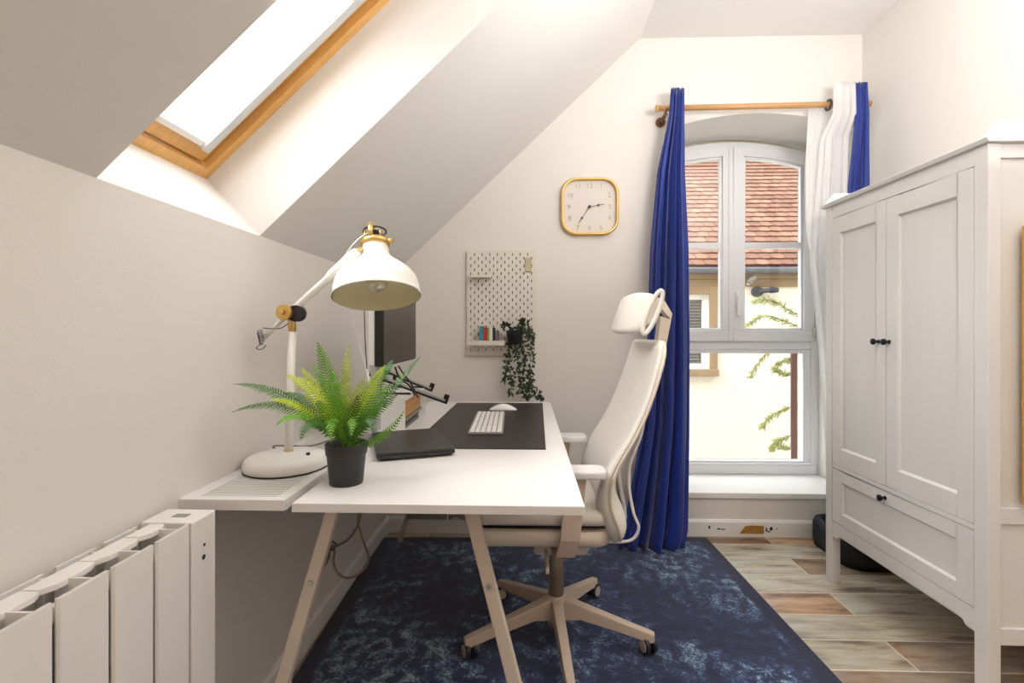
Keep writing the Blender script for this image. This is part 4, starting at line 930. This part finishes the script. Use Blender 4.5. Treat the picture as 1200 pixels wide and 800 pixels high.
# seat
SXa, SXb = -.185, .275; SYa, SYb = CY - .235, CY + .235
def pad(mb, x0, x1, y0, y1, z0, z1, r, puff=.0, n=8):
    cx, cy = (x0 + x1) / 2, (y0 + y1) / 2; W2, H2 = x1 - x0, y1 - y0; rr = []
    for k, (ins, zf) in enumerate(((.012, 0), (.003, .15), (0, .5), (.003, .8), (.012, .95), (.035, 1.0))):
        rr.append([Vector((cx + x, cy + y, z0 + (z1 - z0) * zf)) for x, y in rrect(W2 - 2 * ins, H2 - 2 * ins, max(.01, r - ins), n)])
    rr.append([Vector((cx + x, cy + y, z1 + puff * .6)) for x, y in rrect(W2 * .7, H2 * .7, max(.01, r * .7), n)])
    rr.append([Vector((cx + x, cy + y, z1 + puff)) for x, y in rrect(W2 * .3, H2 * .3, max(.008, r * .3), n)])
    mb.loft(rr)
s = MB(); pad(s, SXa + .006, SXb - .006, SYa + .006, SYb - .006, .428, .488, .06); s.build('seat_pan', chp, ch)
s = MB(); pad(s, SXa + .003, SXb - .003, SYa + .003, SYb - .003, .4885, .4955, .06); s.build('piping', black_m, ch)
s = MB(); pad(s, SXa, SXb, SYa, SYb, .496, .545, .06, .012); s.build('seat', chw, ch)
# backrest
secs = [(1.066, .424, .008, .165), (1.064, .415, .022, .19), (1.054, .405, .030, .212), (1.03, .400, .031, .228), (1.0, .392, .031, .238), (.955, .379, .030, .243), (.91, .364, .030, .247), (.86, .346, .030, .25), (.815, .326, .031, .25), (.78, .308, .032, .25), (.75, .290, .034, .25),
        (.72, .270, .036, .25), (.69, .250, .040, .25), (.655, .231, .046, .25), (.62, .216, .054, .249), (.59, .208, .062, .248), (.56, .203, .072, .247), (.53, .206, .082, .245), (.50, .214, .088, .242), (.475, .225, .082, .236), (.455, .238, .066, .228), (.44, .255, .040, .215), (.437, .265, .015, .20)]
rings = []; nY = 16
for z, xf, th, hw in secs:
    fr, bk_ = [], []
    for i in range(nY + 1):
        t = -1 + 2 * i / nY; ee = sqrt(max(0, 1 - abs(t) ** 8)); conc = .030 * (1 - t * t); lean = 0
        x0 = xf + conc + th * .5 * (1 - ee); x1 = xf + conc * .9 + th - th * .5 * (1 - ee)
        fr.append(Vector((x0, CY + hw * t, z))); bk_.append(Vector((x1, CY + hw * t, z)))
    rings.append(fr + bk_[::-1])
s = MB(); s.loft(rings); br = s.build('backrest', chw, ch)
# thin rim along the near and far back edge
for sg in (-1, 1):
    pts = [Vector((xf + th * .75, CY + sg * (hw - .002), z)) for z, xf, th, hw in secs[2:-2]]
    MB().tube(pts, .0052, 8).build('back_rim', chp, br)
# support frame behind the lower back
for sg in (-1, 1):
    yy = CY + sg * .12
    MB().tube(spline([(.385, yy, .80), (.372, yy, .745), (.340, yy, .66), (.338, yy, .58), (.352, yy, .50), (.368, yy, .45), (.34, yy, .41), (.26, yy, .405)], 6), .005, 10).build('support_tube', white_metal, ch)
s = MB(); pp = [Vector((xf, CY, z)) for z, xf in ((.80, .385), (.72, .345), (.64, .315), (.56, .322), (.49, .335), (.44, .33), (.40, .26))]
s.loft([[p + Vector((-.004, -.045, 0)), p + Vector((.008, -.045, 0)), p + Vector((.008, .045, 0)), p + Vector((-.004, .045, 0))] for p in spline(pp, 4)]); s.build('back_spine', mat('light_grey_plastic', rgb(206, 204, 202), .4), ch)
# headrest
rings = []; n = 18
for i in range(n + 1):
    t = -1 + 2 * i / n; yy = CY + .140 * t; xb = .325 + .085 * abs(t) ** 2.2; e_ = sqrt(max(.02, 1 - abs(t) ** 10)); hh = .072 * (1 - .12 * t * t) * (.5 + .5 * e_); th = .040 * (.35 + .65 * e_)
    ring = []
    for x, z in rrect(th, 2 * hh, min(th, hh) * .49, 4):
        ring.append(Vector((xb + x + (z * .34) + .034 * (z / .07) ** 2 * (1 - abs(t)), yy, 1.158 + z)))
    rings.append(ring)
s = MB(); s.loft(rings); hd = s.build('headrest', chw, ch)
s = MB(); pts = []
for k in range(25):
    a = 2 * pi * k / 24; pts.append(Vector((.408 + .017 * cos(a) + .027 * sin(a), CY - .142, 1.159 + .070 * sin(a))))
s.tube(pts, .0075, 10, cap=False); s.build('headrest_rim', chw, hd)
s = MB(); fz = lambda x, z, d: (x, d, z)
s.prism([(.395, 1.118), (.415, 1.110), (.472, 1.196), (.455, 1.214), (.440, 1.205)], CY - .028, CY + .028, fz)
s.prism([(.455, 1.214), (.465, 1.180), (.500, 1.138), (.507, 1.158), (.475, 1.212)], CY - .024, CY + .024, fz)
s.prism([(.466, 1.150), (.500, 1.138), (.507, 1.156), (.486, 1.045), (.470, .98), (.448, .99), (.455, 1.05)], CY - .0235, CY + .0235, fz)
s.build('headrest_bracket', chp, ch, bevel=.004)
# armrests
for sg in (-1, 1):
    yy = CY + sg * .237
    s = MB(); s.prism(rrect(.25, .085, .02), .655, .680, lambda x, y, z: (x + .115, y + yy, z)); s.build('armrest', mat('light_grey_armpad', rgb(226, 224, 222), .5), ch, bevel=.006)
    yo = CY + sg * .262
    s = MB(); path = [Vector((.150, yo, .660)), Vector((.140, yo, .56)), Vector((.130, yo, .47)), Vector((.118, yo - sg * .018, .415)), Vector((.11, yo - sg * .06, .395)), Vector((.105, CY + sg * .08, .385))]
    rings = []
    for i, p in enumerate(path):
        dn = (path[min(i + 1, 5)] - path[max(i - 1, 0)]).normalized(); nn = dn.cross(Vector((1, 0, 0))).normalized(); hw = .030
        rings.append([p + Vector((-hw, 0, 0)) - nn * .006, p + Vector((hw, 0, 0)) - nn * .006, p + Vector((hw, 0, 0)) + nn * .006, p + Vector((-hw, 0, 0)) + nn * .006])
    s.loft(rings, smooth=False); s.build('armrest_bracket', chleg, ch, bevel=.003)

# ------------------------------------------------------------------ wardrobe
WX0, WX1, WY0, WY1, WZ = 1.330, XR - .018, 1.430, 2.185, 1.640
wd = thing('wardrobe', ((WX0 + WX1) / 2, (WY0 + WY1) / 2, .0), 'white wooden wardrobe with two panelled doors and a drawer at right', 'wardrobe')
PT = .044
for (x0, x1) in ((WX0, WX0 + .036), (WX1 - .036, WX1)):
    for (y0, y1) in ((WY0, WY0 + PT), (WY1 - PT, WY1)):
        MB().box((x0, y0, .0005), (x1, y1, WZ)).build('leg', ward_m, wd, bevel=.002)
# side panels with rails, back, bottom
for y0, y1, yi in ((WY0 + .004, WY0 + .024, WY0 + .010), (WY1 - .024, WY1 - .004, WY1 - .018)):
    for z0, z1 in ((.190, .238), (.540, .586), (1.598, WZ)): MB().box((WX0 + .036, y0, z0), (WX1 - .036, y1, z1)).build('side_rail', ward_m, wd, bevel=.0015)
    s = MB()
    yp = y0 + .007 if y0 < 1.8 else y0 + .005
    s.box((WX0 + .036, yp, .238), (WX1 - .036, yp + .008, .540)); s.box((WX0 + .036, yp, .586), (WX1 - .036, yp + .008, 1.598)); s.build('side_panel', ward_m, wd)
MB().box((WX1 - .03, WY0 + PT, .20), (WX1 - .022, WY1 - PT, WZ - .01)).build('back_panel', ward_m, wd)
MB().box((WX0 + .024, WY0 + .03, .205), (WX1 - .03, WY1 - .03, .22)).build('bottom_board', ward_m, wd)
ya, yz = WY0 + PT, WY1 - PT
MB().box((WX0 + .002, ya, 1.588), (WX0 + .022, yz, WZ)).build('top_rail', ward_m, wd, bevel=.0015)
MB().box((WX0 + .001, ya, .505), (WX0 + .022, yz, .522)).build('middle_rail', ward_m, wd, bevel=.002)
s = MB(); s.prism([(ya, .272), (ya, .205), (ya + .03, .205), (ya + .045, .222), (yz - .045, .222), (yz - .03, .205), (yz, .205), (yz, .272)], WX0 + .002, WX0 + .022, lambda y, z, x: (x, y, z)); s.build('apron', ward_m, wd, bevel=.0015)
# crown: top board, then a low gallery with chamfered side boards
s = MB(); s.prism([(WX0 - .016, WZ + .012), (WX0 - .010, WZ), (WX1, WZ), (WX1, WZ + .016), (WX0 - .016, WZ + .016)], WY0 - .014, WY1 + .014, lambda x, z, y: (x, y, z)); s.build('top_board', ward_m, wd, bevel=.002)
for y0 in (WY0 - .008, WY1 - .010):
    MB().prism([(WX0 - .012, WZ + .0165), (WX0 + .030, WZ + .066), (WX1, WZ + .066), (WX1, WZ + .0165)], y0, y0 + .018, lambda x, z, y: (x, y, z)).build('gallery_side', ward_m, wd, bevel=.002)
MB().box((WX1 - .018, WY0 + .010, WZ + .0165), (WX1, WY1 - .010, WZ + .066)).build('gallery_back', ward_m, wd, bevel=.002)
knob_m = mat('black_metal_knob', rgb(20, 19, 19), .3, metal=.5)
def knob(y, z, par):
    s = MB(); s.lathe([(0, 0), (.008, 0), (.006, .004), (.0045, .010), (.009, .015), (.012, .020), (.0115, .025), (0, .028)], axisM((WX0 + .0005, y, z), (-1, 0, 0)), 18); s.build('knob', knob_m, par)
def panel_front(name, y0, y1, z0, z1, st_, rl, kn, mid=None):
    s = MB(); x0, x1 = WX0 + .001, WX0 + .020
    s.box((x0, y0, z0), (x1, y0 + st_, z1)); s.box((x0, y1 - st_, z0), (x1, y1, z1)); s.box((x0, y0 + st_, z0), (x1, y1 - st_, z0 + rl)); s.box((x0, y0 + st_, z1 - rl), (x1, y1 - st_, z1))
    o = s.build(name, ward_m, wd, bevel=.0018)
    MB().box((x0 + .009, y0 + st_ - .002, z0 + rl - .002), (x0 + .014, y1 - st_ + .002, z1 - rl + .002)).build('panel', ward_m, o)
    s = MB(); a, b, c, d = y0 + st_, y1 - st_, z0 + rl, z1 - rl; q = .006
    for P4 in (((a, c), (b, c), (b - q, c + q), (a + q, c + q)), ((a, d), (b, d), (b - q, d - q), (a + q, d - q)), ((a, c), (a, d), (a + q, d - q), (a + q, c + q)), ((b, c), (b, d), (b - q, d - q), (b - q, c + q))):
        s.add([(x0 + .0015, *P4[0]), (x0 + .0015, *P4[1]), (x0 + .0088, *P4[2]), (x0 + .0088, *P4[3])], [(0, 1, 2, 3)])
    s.build('moulding', ward_m, o)
    knob(kn[0], kn[1], o)
ym = 1.828
panel_front('door', ya + .002, ym - .0015, .524, 1.586, .056, .072, (ym - .030 + .012, 1.058))
panel_front('door', ym + .0015, yz - .002, .524, 1.586, .050, .072, (ym + .035, 1.058))
panel_front('drawer', ya + .002, yz - .002, .275, .503, .060, .048, (1.83, .479))
# yellow framed board leaning on the side rail
yf = thing('framed_board', (1.58, WY0 - .02, .588), 'golden yellow wooden frame hung on the wardrobe side at right edge', 'frame')
ylw = mat('golden_yellow_wood', rgb(214, 154, 52), .45, var=.15, scale=10, stretch=(6, 6, .6))
fx0, fx1, fz0, fz1 = 1.422, 1.74, .600, 1.40
s = MB(); s.box((fx0, WY0 - .022, fz0), (fx0 + .03, WY0 - .0006, fz1)); s.box((fx1 - .03, WY0 - .022, fz0), (fx1, WY0 - .0006, fz1)); s.box((fx0 + .03, WY0 - .022, fz0), (fx1 - .03, WY0 - .0006, fz0 + .03)); s.box((fx0 + .03, WY0 - .022, fz1 - .03), (fx1 - .03, WY0 - .0006, fz1)); s.build('frame', ylw, yf, bevel=.002)
MB().box((fx0 + .028, WY0 - .008, fz0 + .028), (fx1 - .028, WY0 - .002, fz1 - .028)).build('board', mat('cork', rgb(176, 130, 84), .9, var=.3, scale=90), yf)

# ------------------------------------------------------------------ pet bed behind the wardrobe
pbx, pby = 1.625, 2.415
pb_ = thing('pet_bed', (pbx, pby, 0), 'dark grey padded pet bed on the tiles behind the wardrobe', 'pet bed')
gm1 = mat('dark_grey_felt', rgb(44, 46, 52), .9, var=.2, scale=60, bump=.4, bscale=300); gm2 = mat('blue_grey_cushion', rgb(118, 122, 140), .9, var=.12, scale=30, bump=.3, bscale=200)
rr = []
for ins, z in ((.006, .001), (.0, .03), (.0, .110), (.010, .135), (.026, .140), (.042, .130), (.046, .02)):
    rr.append([Vector((pbx + x, pby + y, z)) for x, y in rrect(.305 - 2 * ins, .36 - 2 * ins, .09 - ins, 8)])
s = MB(); s.loft(rr); s.build('rim', gm1, pb_)
s = MB(); pad(s, pbx - .103, pbx + .103, pby - .13, pby + .13, .022, .085, .05, .02); s.build('cushion', gm2, pb_)
